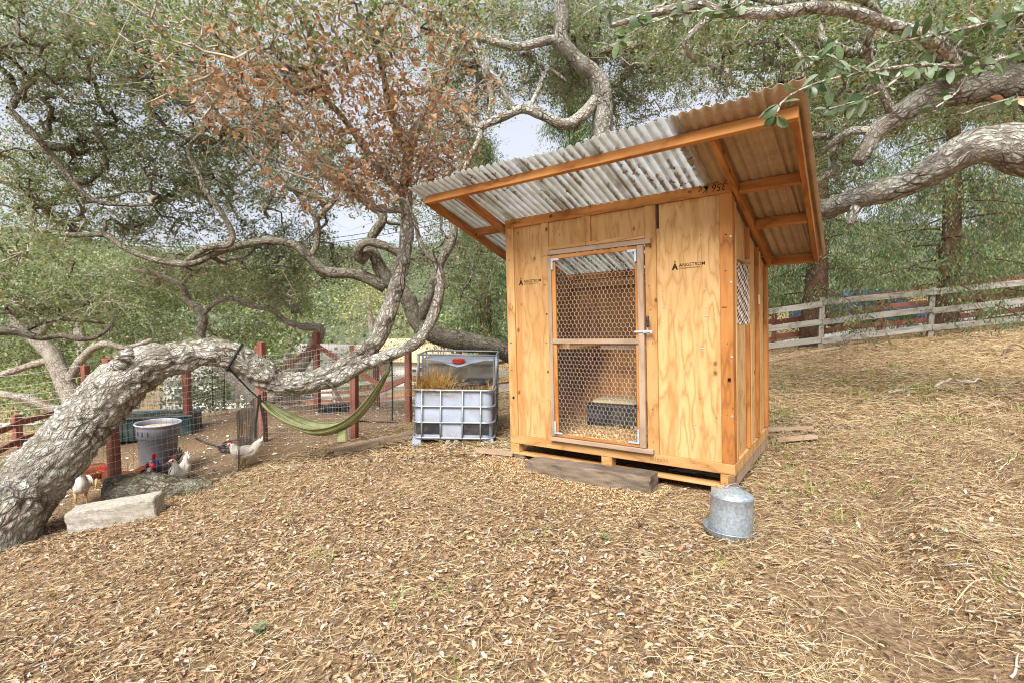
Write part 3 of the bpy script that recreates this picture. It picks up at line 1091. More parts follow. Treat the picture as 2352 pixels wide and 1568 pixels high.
for k_, (a_, b_) in enumerate(((-.60, .155), (.085, .84), (.77, 1.525), (1.455, 2.21))):
    corr('corrugated_sheet', a_, b_, .003 * (k_ % 2), M['clear'], trap=True, amp=.0095, skew=(.006, -.012, .008, -.004)[k_])
bs = corr('corrugated_sheet', 2.135, 2.75, .008, M['brown'], amp=.0085, pitch=.078)
bs['label'] = 'brown opaque corrugated sheet'
bs = corr('corrugated_sheet', 2.67, CW + .645, .012, M['brown'], amp=.0085, pitch=.078, skew=-.02, taper=True)
bs['label'] = 'brown opaque corrugated sheet'
# dry leaves caught in the valleys of the clear sheets
n_ = 8200
lx_ = RNG.random(n_) * 2.74 - .57
row_ = np.round((lx_ + .60) / .0762 - .75) * .0762 + .75 * .0762 - .60 + RNG.normal(0, .006, n_)
ly_ = SHEET_F + .03 + (SHEET_B - SHEET_F - .05) * RNG.random(n_)
cl = np.array([noise.noise((a * 9.0, b * 2.6, 3.3)) for a, b in zip(row_, ly_)])
ok_ = cl > .06
row_, ly_ = row_[ok_], ly_[ok_]
C_ = np.stack([row_, ly_, 2.335 - SL * ly_ + .091 + .007 + .010 * RNG.random(len(ly_))], 1)
U_, W_, N_ = frames(np.tile(nrm_r, (len(ly_), 1)), .3)
V_, F_ = leaf_mesh(C_, U_, W_, N_, np.clip(RNG.normal(.036, .01, len(ly_)), .015, .07), .3, 6)
o = np_mesh('roof_leaves', V_, F_, m_leafy('roof_leaves', [(0, srgb(80, 54, 36)), (.6, srgb(120, 82, 54)), (1, srgb(160, 116, 80))], .8, .1, .2), coop)
tag(o, kind='stuff')

# staples and nail heads on the right-hand sheet
for k_, (fx, fz) in enumerate(((1.745, 1.575), (1.745, 1.42), (1.745, 1.30), (2.115, 1.565), (2.12, 1.41), (2.12, 1.33), (1.925, 1.59), (2.09, 1.03), (2.10, .90), (2.08, 1.06), (2.115, 1.48))):
    bx('staple', fx, fx + random.choice((.012, .03)), RC - .003, RC - .0003, fz, fz + .006, M['zinc'], bev=.0004)
bx('bark_streak', 1.705, 1.728, RC - .004, RC - .0004, 2.13, 2.343, m_plain('bark_streak', srgb(74, 48, 34), .95, .4, 40, 0, .1), bev=.001)


for nx_0 in (.05, .51, 1.65, 2.30):
    for nz_0 in np.arange(.2, 2.3, .3):
        bx('nail_head', nx_0 - .0035 + random.gauss(0, .012), nx_0 + .0035 + random.gauss(0, .002), -.0018, -.0002, nz_0, nz_0 + .007, M['ink'], bev=.0003)
# printed lettering
def text_part(body, size, loc, rot, name, parent, bold=0.0, stretch=1.0, mat=None, shear=0.0):
    cu = bpy.data.curves.new(name, 'FONT')
    cu.body = body
    cu.size = size
    cu.offset = bold
    cu.shear = shear
    cu.resolution_u = 3
    tmp = bpy.data.objects.new(name, cu)
    COL.objects.link(tmp)
    dg = bpy.context.evaluated_depsgraph_get()
    me = bpy.data.meshes.new_from_object(tmp.evaluated_get(dg))
    bpy.data.objects.remove(tmp)
    me.materials.clear()
    me.materials.append(mat or M['ink'])
    o = bpy.data.objects.new(name, me)
    link(o, parent)
    o.location = loc
    o.rotation_euler = rot
    o.scale = (stretch, 1, 1)
    return o


def angstrom(x, z):
    y = RC - .0012
    text_part('ANGSTROM', .041, (x + .066, y, z + .024), (PI / 2, 0, 0), 'stencil_lettering', coop, .00035, 1.0)
    text_part('ENGINEERING', .017, (x + .068, y, z + .004), (PI / 2, 0, 0), 'stencil_lettering', coop, .0, 1.75)
    V, F = [], []

    def poly(p):
        F.append(tuple(range(len(V), len(V) + len(p))))
        V.extend((x + a, y, z + b) for a, b in p)
    poly([(0, 0), (.016, 0), (.030, .048), (.025, .062)])
    poly([(.056, 0), (.031, .062), (.026, .048), (.040, 0)])
    poly([(.021, .012), (.035, .012), (.033, .022), (.023, .022)])
    poly([(.024, .022), (.0245, .034), (.0315, .034), (.032, .022)])
    for i in range(8):
        a0, a1 = 2 * PI * i / 8, 2 * PI * (i + 1) / 8
        poly([(.028 + .0085 * math.cos(t), .0725 + .0085 * math.sin(t)) for t in (a0, a1)] + [(.028 + .0045 * math.cos(t), .0725 + .0045 * math.sin(t)) for t in (a1, a0)])
    m = MB()
    m.add(V, F)
    m.build('stencil_emblem', M['ink'], coop)


angstrom(1.838, 1.748)
angstrom(.158, 1.722)
text_part('356 Kg', .085, (2.318, -.0052, 2.428), (PI / 2, PI, 0), 'marker_writing', coop, -.0006, .95, shear=.25)
text_part('m16604', .052, (1.615, -.0034, .028), (PI / 2, 0, 0), 'marker_writing', coop, -.0008, 1.0, m_plain('faint_ink', srgb(118, 82, 54), .9, .3, 90, 0, .1))
text_part('GREEN 240', .022, (.10, -.0052, 2.385), (PI / 2, 0, 0), 'marker_writing', coop, 0, 1.0)
# pencilled loop on the corner stud
qp = [(.052 + .018 * math.cos(a) * (1 + .1 * a), -.0012, 1.495 + .035 * math.sin(a)) for a in np.linspace(.4, 6.9, 22)] + [(.075, -.0012, 1.455), (.062, -.0012, 1.44)]
MB().tube(qp, .0012, 4).build('pencil_mark', bpy.data.materials['faint_ink'], coop)

# shavings on the floor, drifting out on to the ground by the door
n_ = 9000
sx_ = .06 + RNG.random(n_) * (CW - .14)
sy_ = .10 + RNG.random(n_) * (CD - .16)
U_, W_, N_ = frames(np.tile((0, 0, 1.0), (n_, 1)), .5)
C_ = np.stack([sx_, sy_, .082 + .03 * RNG.random(n_) + .03 * np.exp(-((sx_ - 1.1) / .5) ** 2)], 1)
V_, F_ = leaf_mesh(C_, U_, W_, N_, np.clip(RNG.normal(.022, .008, n_), .008, .05), .5, 4)
o = np_mesh('floor_shavings', V_, F_, M['shaving'], coop)
tag(o, kind='stuff')
bx('floor_bed', .032, CW - .052, .094, CD - .065, .0725, .082, m_plain('bedding', srgb(176, 142, 98), .95, .35, 60, 0, .1))
n_ = 12000
a_ = RNG.random(n_) * 2.0 - .15
b_ = -np.abs(RNG.normal(0, .42, n_)) - .02
w_ = np.array([coop_world(a, b, 0) for a, b in zip(a_, b_)])
z_, nr_ = ground_frame(w_[:, 0], w_[:, 1])
U_, W_, N_ = frames(nr_, .4)
V_, F_ = leaf_mesh(np.c_[w_[:, :2], z_ + .012 + .012 * RNG.random(n_)], U_, W_, N_, np.clip(RNG.normal(.014, .005, n_), .006, .03), .4, 4)
tag(np_mesh('wood_shavings', V_, F_, M['shaving']), 'pale wood shavings spilled on the ground before the coop door', 'wood shavings', None, 'stuff')

# feed crate standing inside
cr = empty('feed_crate', tuple(coop_world(.80, 1.06, .10)), (0, -COOP_ROLL, COOP_YAW + .12), 'low black plastic crate with a dusty tan lid inside the coop', 'crate')
m = MB()
for (px, py, sx2, sy2) in ((0, -.185, .50, .02), (0, .185, .50, .02), (-.24, 0, .02, .35), (.24, 0, .02, .35)):
    m.box((px, py, .11), (sx2, sy2, .2), None, 0, .006)
m.build('body', M['black'], cr)
cr.scale = (1.2, 1.15, 1.15)
for k_ in range(7):
    MB().box((-.21 + .07 * k_, -.199, .11), (.012, .008, .18), None, 2, .002).build('rib', M['black'], cr)
MB().box((0, 0, .238), (.44, .31, .05), None, 0, .024).build('lid', m_plain('dusty_lid', srgb(178, 160, 130), .95, .2, 25, 0, .1, srgb(140, 122, 98), .5), cr)
MB().tube([(-.26, -.2, .215), (.26, -.2, .215), (.26, .2, .215), (-.26, .2, .215)], .011, 6, True).build('rim', M['black'], cr)
MB().box((.2515, -.05, .12), (.004, .12, .10), None, 1, .001).build('red_sticker', m_plain('red_sticker', srgb(206, 60, 66), .5, .2, 30), cr)

# dark tarp stuffed under the floor
P_ = []
tp = empty('folded_tarp', tuple(coop_world(1.98, .16, -.098)), (0, -COOP_ROLL, COOP_YAW), 'crumpled dark grey plastic tarp stuffed under the coop floor', 'tarp')
u_ = np.linspace(-.26, .26, 40)
v_ = np.linspace(0, .34, 16)
UU, VV = np.meshgrid(u_, v_)
ZZ = .07 * np.sqrt(np.clip(1 - (UU / .265) ** 2, 0, 1)) * (.7 + .3 * np.sin(UU * 42 + VV * 21) * np.sin(UU * 17 - VV * 31 + 1)) * np.clip((VV + .02) * 16, 0, 1)
i = (np.arange(15)[:, None] * 40 + np.arange(39)[None]).ravel()
np_mesh('folds', np.stack([UU.ravel(), VV.ravel(), ZZ.ravel() + .002], 1), np.stack([i, i + 1, i + 41, i + 40], 1), m_plain('grey_tarp', srgb(92, 94, 100), .35, .2, 10, 0, .5, None, 0, .1), tp, True)
# ------------------------------------------------------------------ trees
M['bark_a'] = m_bark('oak_bark', srgb(182, 172, 156), srgb(64, 51, 40), srgb(222, 226, 216), srgb(116, 110, 50), 1.0, .8)
M['bark_b'] = m_bark('oak_bark_dark', srgb(150, 140, 122), srgb(60, 50, 40), srgb(196, 198, 176), srgb(104, 104, 44), 1.3, .5)
M['bark_c'] = m_bark('oak_bark_pale', srgb(190, 178, 162), srgb(100, 84, 70), srgb(214, 214, 204), srgb(120, 116, 50), 1.2, .5)
M['bark_red'] = m_bark('conifer_bark', srgb(120, 88, 70), srgb(60, 42, 34), srgb(150, 130, 112), None, 1.6, .3)
M['twig'] = m_plain('twigs', srgb(178, 168, 150), .9, .3, 8, 0, .15, None, 0, 0)
OAK = [(0, srgb(64, 84, 48)), (.2, srgb(86, 110, 60)), (.45, srgb(108, 130, 76)), (.7, srgb(136, 154, 100)), (.9, srgb(172, 184, 142)), (.955, srgb(176, 140, 76)), (1, srgb(190, 120, 72))]
M['oak'] = m_leafy('oak_leaves', OAK, .36, .5, .5, (.30, .38, .10))
M['oak_far'] = m_leafy('oak_leaves_far', [(0, srgb(84, 100, 60)), (.35, srgb(118, 134, 82)), (.7, srgb(152, 164, 110)), (1, srgb(188, 194, 148))], .5, .4, .4)
M['oak_dead'] = m_leafy('dead_oak_leaves', [(0, srgb(126, 88, 60)), (.3, srgb(172, 124, 86)), (.65, srgb(204, 156, 112)), (1, srgb(228, 198, 162))], .5, .45, .4, (.55, .34, .18))
M['oak_near'] = m_leafy('near_oak_leaves', [(0, srgb(70, 92, 58)), (.4, srgb(106, 128, 86)), (.75, srgb(142, 160, 124)), (.93, srgb(178, 190, 160)), (1, srgb(206, 140, 100))], .35, .35, .5)
M['conifer'] = m_leafy('conifer_sprays', [(0, srgb(54, 80, 58)), (.4, srgb(84, 112, 78)), (.8, srgb(120, 142, 92)), (1, srgb(172, 158, 88))], .55, .4, .3, (.25, .32, .1))
M['yellow_leaf'] = m_leafy('yellow_green_leaves', [(0, srgb(140, 140, 78)), (.5, srgb(176, 174, 108)), (1, srgb(206, 202, 146))], .6, .4, .3)


def project(P):
    """World points to working-frame pixels, for keeping gaps in the crowns where open sky shows."""
    P = np.atleast_2d(P)
    c, s = math.cos(PITCH), math.sin(PITCH)
    z = P[:, 2] - CAM_Z
    yy = P[:, 1] * c - z * s
    zz = P[:, 1] * s + z * c
    return 1176 + F_D * P[:, 0] / yy, 784 - F_D * zz / yy, yy


def bark_tube(P, r, sides, scale, amp, seed=0):
    """A limb: swept tube whose surface is broken into long bark plates; returns verts, faces, fissure value, bark coordinate."""
    V, F = tube(P, r, sides)
    n = len(P)
    Cn = np.repeat(P, sides, 0)
    R = np.repeat(r, sides)
    D = V - Cn
    D /= np.linalg.norm(D, axis=1, keepdims=True) + 1e-9
    s = np.concatenate([[0], np.cumsum(np.linalg.norm(np.diff(P, axis=0), axis=1))])
    th = np.tile(np.arange(sides) * 2 * PI / sides, n)
    BK = np.stack([R * np.cos(th) + seed * 3.1, R * np.sin(th), np.repeat(s, sides)], 1)
    fs = np.zeros(len(V))
    off = np.zeros(len(V))
    for i, p in enumerate(BK):
        q = Vector(p)
        o = noise.noise(Vector(V[i]) * (.55 / max(.12, R[i] * 2.2)) + Vector((seed, 0, 0))) * R[i] * .22
        if amp > 0:
            w = noise.noise_vector(q * 5.0) * .11
            qq = q + w
            qq.z *= .55
            d = noise.voronoi(qq * scale)[0]
            e = d[1] - d[0]
            d2 = noise.voronoi(qq * scale * 2.3 + Vector((5, 5, 5)))[0]
            e2 = d2[1] - d2[0]
            gate = min(1.0, max(0.0, .62 + 1.1 * noise.noise(q * 3.1)))
            f_ = max((1 - min(1.0, e / .30)) * gate, .6 * (1 - min(1.0, e2 / .3)) * (1.1 - gate))
            fs[i] = f_
            o += amp * (.35 - f_) + amp * .7 * noise.noise(q * 16) + amp * .35 * noise.noise(q * 45)
        off[i] = o
    return V + D * off[:, None], F, fs, BK


def limb(name, pts, parent, mat, sides=14, step=.06, scale=0, amp=0.0, wig=.02, seed=0):
    """pts: rows (xD, yD, depth, radius). Builds the limb and returns its centre line with radii."""
    W = np.array([[*at(p[0], p[1], p[2]), p[3]] for p in pts])
    length = np.linalg.norm(np.diff(W[:, :3], axis=0), axis=1).sum()
    n = max(6, int(length / step))
    Q = catmull(W, n)
    Q[:, 3] = np.maximum(Q[:, 3], .004)
    for i in range(n):
        v = noise.noise_vector(Vector(Q[i, :3]) * 2.3 + Vector((seed, 0, seed)))
        Q[i, :3] += np.array(v) * wig * min(1, i / 4)
    V, F, fs, BK = bark_tube(Q[:, :3], Q[:, 3], sides, scale, amp, seed)
    F4 = np.array([f for f in F if len(f) == 4])
    o = np_mesh(name, V, [F4] + [np.array([f]) for f in F if len(f) != 4], mat, parent, True, {'fiss': fs}, {'bk': BK})
    return Q


def multi_tube(paths, sides):
    """Many thin tubes in one array pair; paths: list of (P, r)."""
    Vs, Fs, o = [], [], 0
    for P, r in paths:
        P = np.asarray(P, float)
        n = len(P)
        T = np.gradient(P, axis=0)
        T /= np.linalg.norm(T, axis=1, keepdims=True) + 1e-12
        ref = np.where(np.abs(T[:, 2:3]) < .9, np.array([[0, 0, 1.0]]), np.array([[1.0, 0, 0]]))
        N = np.cross(T, ref)
        N /= np.linalg.norm(N, axis=1, keepdims=True) + 1e-12
        B = np.cross(T, N)
        a = np.arange(sides) * 2 * PI / sides
        V = (P[:, None] + np.asarray(r)[:, None, None] * (np.cos(a)[None, :, None] * N[:, None] + np.sin(a)[None, :, None] * B[:, None])).reshape(-1, 3)
        i = np.arange(n - 1)[:, None] * sides
        k = np.arange(sides)[None]
        k2 = (k + 1) % sides
        Fs.append(np.stack(np.broadcast_arrays(i + k, i + k2, i + sides + k2, i + sides + k), -1).reshape(-1, 4) + o)
        Vs.append(V)
        o += len(V)
    return np.concatenate(Vs), np.concatenate(Fs)


def grow(skel, targets, seed=0, wig=.35, tip=.0035, step=.14):
    """Join every target point to the skeleton by a crooked branch; nearer ones first, so later ones fork off earlier ones.
    skel: list of (n,4) centre lines. Returns list of (P, r) branch paths."""
    pos = np.concatenate([s[:, :3] for s in skel])
    par = [-1] * len(pos)
    fixed = list(np.concatenate([s[:, 3] for s in skel]))
    N = np.empty((len(pos) + len(targets) * 60, 3))
    N[:len(pos)] = pos
    cnt = len(pos)
    d0 = np.array([np.min(((pos - t) ** 2).sum(1)) for t in targets])
    paths = []
    rng = np.random.default_rng(seed)
    for ti in np.argsort(d0):
        t = targets[ti]
        dd = ((N[:cnt] - t) ** 2).sum(1)
        j = int(np.argmin(dd))
        dist = math.sqrt(dd[j])
        if dist < .05:
            continue
        m = max(3, int(dist / step))
        a = N[j]
        mid = (a + t) / 2 + rng.normal(0, 1, 3) * dist * .16 + np.array([0, 0, -.05 * dist])
        u = np.linspace(0, 1, m + 1)[:, None]
        C = (1 - u) ** 2 * a + 2 * u * (1 - u) * mid + u ** 2 * t
        jit = np.cumsum(rng.normal(0, 1, (m + 1, 3)), 0)
        jit -= u * jit[-1]
        C += jit * step * wig * np.sin(u * PI) ** .5
        ids = [j]
        for q in C[1:]:
            if cnt >= len(N):
                break
            N[cnt] = q
            par.append(ids[-1])
            fixed.append(None)
            ids.append(cnt)
            cnt += 1
        paths.append(ids)
    r = np.zeros(cnt)
    ex = 2.4
    for p in paths:
        r[p[-1]] = max(r[p[-1]], tip ** ex)
    for i in range(cnt - 1, -1, -1):
        if par[i] >= 0:
            r[i] = max(r[i], tip ** ex)
            if fixed[par[i]] is None:
                r[par[i]] += r[i] * (1.0 if par[i] != i - 1 else 1.0)
    r = r ** (1 / ex)
    out = []
    for p in paths:
        P = N[p]
        R = r[p].copy()
        if fixed[p[0]] is not None:
            R[0] = min(fixed[p[0]] * .7, R[1] * 1.3)
        R = np.minimum(R, R[0] if fixed[p[0]] is None else 9)
        out.append((P, R))
    return out


def sprays(targets, nt, tl, nl, L, seed, up=.25, droop=.1, spread=1.0):
    """Twigs around every target and leaves along the twigs. Returns twig paths array and leaf arrays."""
    rng = np.random.default_rng(seed)
    T = np.repeat(targets, nt, 0)
    d = rng.normal(0, 1, T.shape) * np.array([1, 1, .62])
    d[:, 2] += up
    d /= np.linalg.norm(d, axis=1, keepdims=True)
    ln = tl * (.5 + rng.random(len(T)))[:, None]
    A = T + rng.normal(0, .05 * spread, T.shape)
    mid = A + d * ln * .5 + rng.normal(0, .03, T.shape)
    E = A + d * ln + np.array([0, 0, -1]) * ln * droop + rng.normal(0, .04, T.shape)
    m = len(T)
    # leaves
    u = rng.random((m, nl))
    u = .18 + .85 * u
    P0 = (1 - u[..., None]) ** 2 * A[:, None] + 2 * (u * (1 - u))[..., None] * mid[:, None] + (u ** 2)[..., None] * E[:, None]
    P0 = P0.reshape(-1, 3) + rng.normal(0, L * .7, (m * nl, 3))
    dl = np.repeat(d, nl, 0) * .7 + rng.normal(0, .7, (m * nl, 3))
    dl /= np.linalg.norm(dl, axis=1, keepdims=True)
    nn = rng.normal(0, 1, dl.shape) + np.array([0, 0, 1.1])
    nn -= dl * (nn * dl).sum(1, keepdims=True)
    nn /= np.linalg.norm(nn, axis=1, keepdims=True) + 1e-9
    Ls = L * np.clip(rng.normal(1, .25, m * nl), .5, 1.7)
    return A, mid, E, P0, dl, np.cross(nn, dl), nn, Ls


def twig_mesh(A, mid, E, r):
    """Three-sided bent twigs, vectorised."""
    n = len(A)
    d = E - A
    d /= np.linalg.norm(d, axis=1, keepdims=True) + 1e-9
    ref = np.tile(np.array([.3, .5, .81]), (n, 1))
    N = np.cross(d, ref)
    N /= np.linalg.norm(N, axis=1, keepdims=True) + 1e-9
    B = np.cross(d, N)
    V = np.empty((n, 6, 3))
    for j, (p, rr) in enumerate(((A, r), (E, r * .4))):
        for k in range(3):
            a = 2 * PI * k / 3
            V[:, j * 3 + k] = p + rr * (math.cos(a) * N + math.sin(a) * B)
    i = (np.arange(n) * 6)[:, None]
    q = [i + np.array([[k, (k + 1) % 3, 3 + (k + 1) % 3, 3 + k]]) for k in range(3)]
    return V.reshape(-1, 3), np.concatenate(q)


# openings in the canopy where the sky shows (working-frame ellipses)
GAPS = [(800, 520, 40, 26), (1215, 322, 74, 44), (1262, 338, 36, 24), (745, 690, 30, 40), (1160, 305, 26, 22)]


def in_gap(P, k=1.0):
    px, py, _ = project(P)
    g = np.zeros(len(P), bool)
    for x, y, a, b in GAPS:
        ang = np.arctan2(py - y, px - x)
        w = 1 + .22 * np.sin(3 * ang + x) + .14 * np.sin(7 * ang + y)
        g |= ((px - x) / (a * k * w)) ** 2 + ((py - y) / (b * k * w)) ** 2 < 1
    return g


def fill(blobs, seed, gap=True, back=0.0):
    """Points spread through flattened ellipsoids; blob = (xD, yD, depth, rx, ry, rz, count)."""
    rng = np.random.default_rng(seed)
    out = []
    for x, y, d, rx, ry, rz, n in blobs:
        n = int(n * 1.12)
        rx, ry, rz = rx * 1.12, ry * 1.1, rz * 1.1
        c = at(x, y, d + back)
        rx, rz = rx * (1 + back / d), rz * (1 + back / d)
        v = rng.normal(0, 1, (n, 3))
        v /= np.linalg.norm(v, axis=1, keepdims=True)
        v *= (rng.random(n) ** .37)[:, None]
        out.append(c + v * np.array([rx, ry, rz]))
    P = np.concatenate(out)
    P = P[P[:, 1] > .9]
    if gap:
        P = P[~in_gap(P)]
    # never inside or in front of the coop's face and roof
    px, py, dd = project(P)
    bad = (px > 1010) & (px < 1900) & (dd < 7.6) & (py > 470 - (px - 1000) * .26)
    bad |= (py > 770) & (dd < 8.5) & (px < 1900)
    return P[~bad]


def oak(name, label, limbs, blobs, mats, leaf=.036, nt=7, tl=.34, nl=13, seed=0, loc=None, bark_scale=9, amp=0.0, shape=4, gap=True, dead=None, trunk_n=1, tip=.0048, sides=12, wig=.02, back=0.0):
    """limbs: list of point lists; the first trunk_n of them are the trunk. Returns the root."""
    base = at(*limbs[0][0][:3]) if loc is None else loc
    root = empty(name, (0, 0, 0), (0, 0, 0), label, 'oak tree')
    bark, leafm = mats
    sk = []
    for i, l in enumerate(limbs):
        big = l[0][3] > .1
        sk.append(limb('trunk' if i < trunk_n else 'limb', l, root, bark, sides=sides if big else 9, step=.026 if amp > .02 and big else .05 if amp and big else .09, scale=bark_scale, amp=amp if big else 0, wig=wig, seed=seed + i))
    T = fill(blobs, seed, gap, back)
    br = grow(sk, T, seed, tip=tip)
    big = [b for b in br if b[1][0] > .014]
    thin = [b for b in br if b[1][0] <= .014]
    for lst, sd, nm in ((big, 6, 'branches'), (thin, 3, 'small_branches')):
        if lst:
            V, F = multi_tube(lst, sd)
            o = np_mesh(nm, V, F, bark if sd == 6 else M['twig'], root, True, {'fiss': np.zeros(len(V))}, {'bk': V * np.array([1, 1, .6])})
            tag(o, kind='stuff')
    A, mid, E, P0, U, W, N, Ls = sprays(T, nt, tl, nl, leaf, seed + 5)
    V, F = twig_mesh(A, mid, E, min(.0026, tip * .5))
    tag(np_mesh('twigs', V, F, M['twig'], root), kind='stuff')
    if gap:
        ok = ~in_gap(P0, .8)
        P0, U, W, N, Ls = P0[ok], U[ok], W[ok], N[ok], Ls[ok]
    if dead is not None:
        px, py, _ = project(P0)
        dm = dead(px, py, P0)
        dm2 = dm.copy()
        dm &= RNG.random(len(dm)) < .62
        V, F = leaf_mesh(P0[dm], U[dm], W[dm], N[dm], Ls[dm] * 1.35, .5, 6)
        tag(np_mesh('dead_crown', V, F, M['oak_dead'], root), 'rust brown dead foliage', kind='stuff')
        P0, U, W, N, Ls = P0[~dm2], U[~dm2], W[~dm2], N[~dm2], Ls[~dm2]
    V, F = leaf_mesh(P0, U, W, N, Ls, .3, shape, 1.15)
    tag(np_mesh('crown', V, F, leafm, root), kind='stuff')
    return root, sk


# --- the leaning oak whose trunk arches over the wire
A_trunk = [(-75, 1285, 4.42, .45), (-10, 1192, 4.52, .345), (62, 1110, 4.7, .295), (142, 1030, 4.85, .265), (210, 952, 5.0, .25), (275, 880, 5.1, .245), (345, 838, 5.2, .21), (410, 820, 5.3, .165), (470, 806, 5.35, .15), (530, 815, 5.4, .14),
           (580, 843, 5.5, .138), (635, 876, 5.6, .122), (690, 880, 5.7, .115), (750, 863, 5.85, .112), (800, 838, 5.95, .11), (845, 805, 6.0, .105)]
A_up = [(835, 815, 6.0, .10), (870, 775, 6.02, .098), (893, 715, 6.05, .102), (908, 670, 6.1, .095), (925, 600, 6.15, .085), (935, 530, 6.2, .08), (932, 450, 6.2, .075), (938, 360, 6.2, .068), (955, 300, 6.15, .062), (1005, 215, 6.05, .055), (1035, 140, 5.9, .05), (1062, 60, 5.7, .045), (1085, -40, 5.5, .04)]
A_low = [(690, 884, 5.72, .08), (770, 872, 5.85, .075), (840, 836, 5.9, .07), (910, 808, 5.95, .066), (958, 786, 6.0, .064), (987, 742, 6.02, .062), (1005, 690, 6.0, .06), (1012, 640, 5.95, .05), (1000, 605, 5.9, .04), (968, 565, 5.8, .03), (950, 500, 5.8, .025)]
A_stub = [(836, 815, 6.0, .075), (829, 805, 5.93, .068), (826, 799, 5.87, .066)]
A_knob = [(330, 860, 5.15, .17), (300, 838, 5.08, .15), (272, 828, 5.0, .12), (262, 824, 4.98, .09)]
A_r1 = [(932, 450, 6.2, .06), (880, 400, 6.1, .045), (830, 330, 5.9, .038), (770, 250, 5.6, .03), (700, 180, 5.2, .025)]
A_r2 = [(938, 360, 6.2, .05), (900, 270, 6.0, .04), (880, 170, 5.6, .03), (850, 60, 5.2, .025)]
A_r3 = [(930, 480, 6.2, .045), (870, 480, 6.0, .03), (800, 430, 5.8, .022), (730, 400, 5.5, .018)]


def dead_a(px, py, P):
    d = np.hypot((px - 780) / 360, (py - 230) / 300)
    nz_ = np.array([noise.noise(Vector(p) * 1.5) for p in P])
    return (d + .55 * nz_ + RNG.normal(0, .08, len(px)) < .98) & (RNG.random(len(px)) > np.clip((210 - py) / 230 + .5 * nz_, 0, .8))


oakA, skA = oak('oak_tree', 'leaning oak with an arching lichened trunk and rust brown dead leaves', [A_trunk, A_up, A_low, A_stub, A_knob, A_r1, A_r2, A_r3],
                [(820, 330, 5.9, 1.2, .9, .9, 85), (680, 190, 5.3, 1.35, .9, .9, 90), (900, 130, 5.4, 1.3, .9, .9, 85), (520, 150, 4.9, .8, .7, .5, 36), (980, 390, 5.9, .38, .4, .3, 26), (850, 440, 6.0, .5, .4, .28, 26), (600, 30, 4.4, 1.4, .9, .5, 80), (960, 300, 6.0, .4, .5, .5, 26), (780, 40, 4.6, 1.2, .8, .4, 50)],
                (M['bark_a'], M['oak']), .044, 4, .36, 6, seed=3, bark_scale=9.5, amp=.030, shape=6, dead=dead_a, sides=112, wig=.012)

# --- the twisted oak behind the tote
B_trunk = [(1330, 960, 9.3, .24), (1240, 860, 9.0, .21), (1170, 812, 8.8, .19), (1115, 792, 8.6, .18), (1060, 782, 8.5, .19), (1000, 768, 8.4, .19), (960, 742, 8.4, .17), (950, 715, 8.4, .16), (930, 680, 8.4, .15), (900, 650, 8.4, .15), (880, 640, 8.4, .14)]
B = [B_trunk,
     [(960, 742, 8.4, .11), (985, 690, 8.3, .10), (1010, 610, 8.2, .09), (1040, 540, 8.2, .08), (1030, 470, 8.2, .07), (1050, 400, 8.2, .06), (1088, 342, 8.2, .055), (1105, 300, 8.2, .05)],
     [(900, 650, 8.4, .12), (870, 610, 8.3, .11), (850, 580, 8.2, .10), (826, 600, 8.1, .095), (822, 572, 8.0, .09), (850, 556, 8.0, .085), (905, 575, 8.1, .08), (930, 600, 8.2, .06)],
     [(880, 640, 8.4, .12), (850, 560, 8.4, .10), (880, 500, 8.3, .09), (850, 470, 8.3, .08), (810, 440, 8.2, .07), (760, 400, 8.2, .06), (700, 350, 8.1, .05), (640, 280, 8.0, .04)],
     [(885, 660, 8.4, .12), (820, 630, 8.3, .11), (750, 625, 8.2, .10), (712, 592, 8.1, .09), (670, 560, 8.0, .08), (590, 556, 7.9, .075), (500, 580, 7.8, .07), (450, 602, 7.8, .066), (410, 605, 7.8, .064), (350, 595, 7.8, .06), (280, 565, 7.8, .052), (240, 540, 7.8, .046), (165, 540, 7.8, .04), (85, 526, 7.8, .03)],
     [(430, 600, 7.8, .05), (475, 570, 7.7, .048), (525, 564, 7.6, .046), (535, 538, 7.6, .044), (510, 490, 7.5, .042), (470, 435, 7.4, .04), (455, 395, 7.4, .036), (432, 340, 7.3, .03), (470, 300, 7.2, .022)],
     [(712, 592, 8.1, .06), (728, 560, 8.1, .056), (726, 505, 8.0, .05), (700, 470, 8.0, .04), (660, 420, 7.9, .03)],
     [(726, 505, 8.0, .045), (770, 455, 8.0, .04), (780, 410, 8.0, .03)],
     [(350, 470, 7.6, .02), (280, 470, 7.5, .03), (205, 455, 7.4, .035), (130, 372, 7.2, .04), (90, 320, 7.0, .045), (20, 250, 6.8, .05)],
     [(550, 330, 7.6, .02), (620, 400, 7.7, .03), (690, 440, 7.9, .035), (760, 470, 8.1, .04)]]
B = [[(p[0], p[1], p[2], p[3] * (.82 if p[3] > .05 else .95)) for p in l] for l in B]
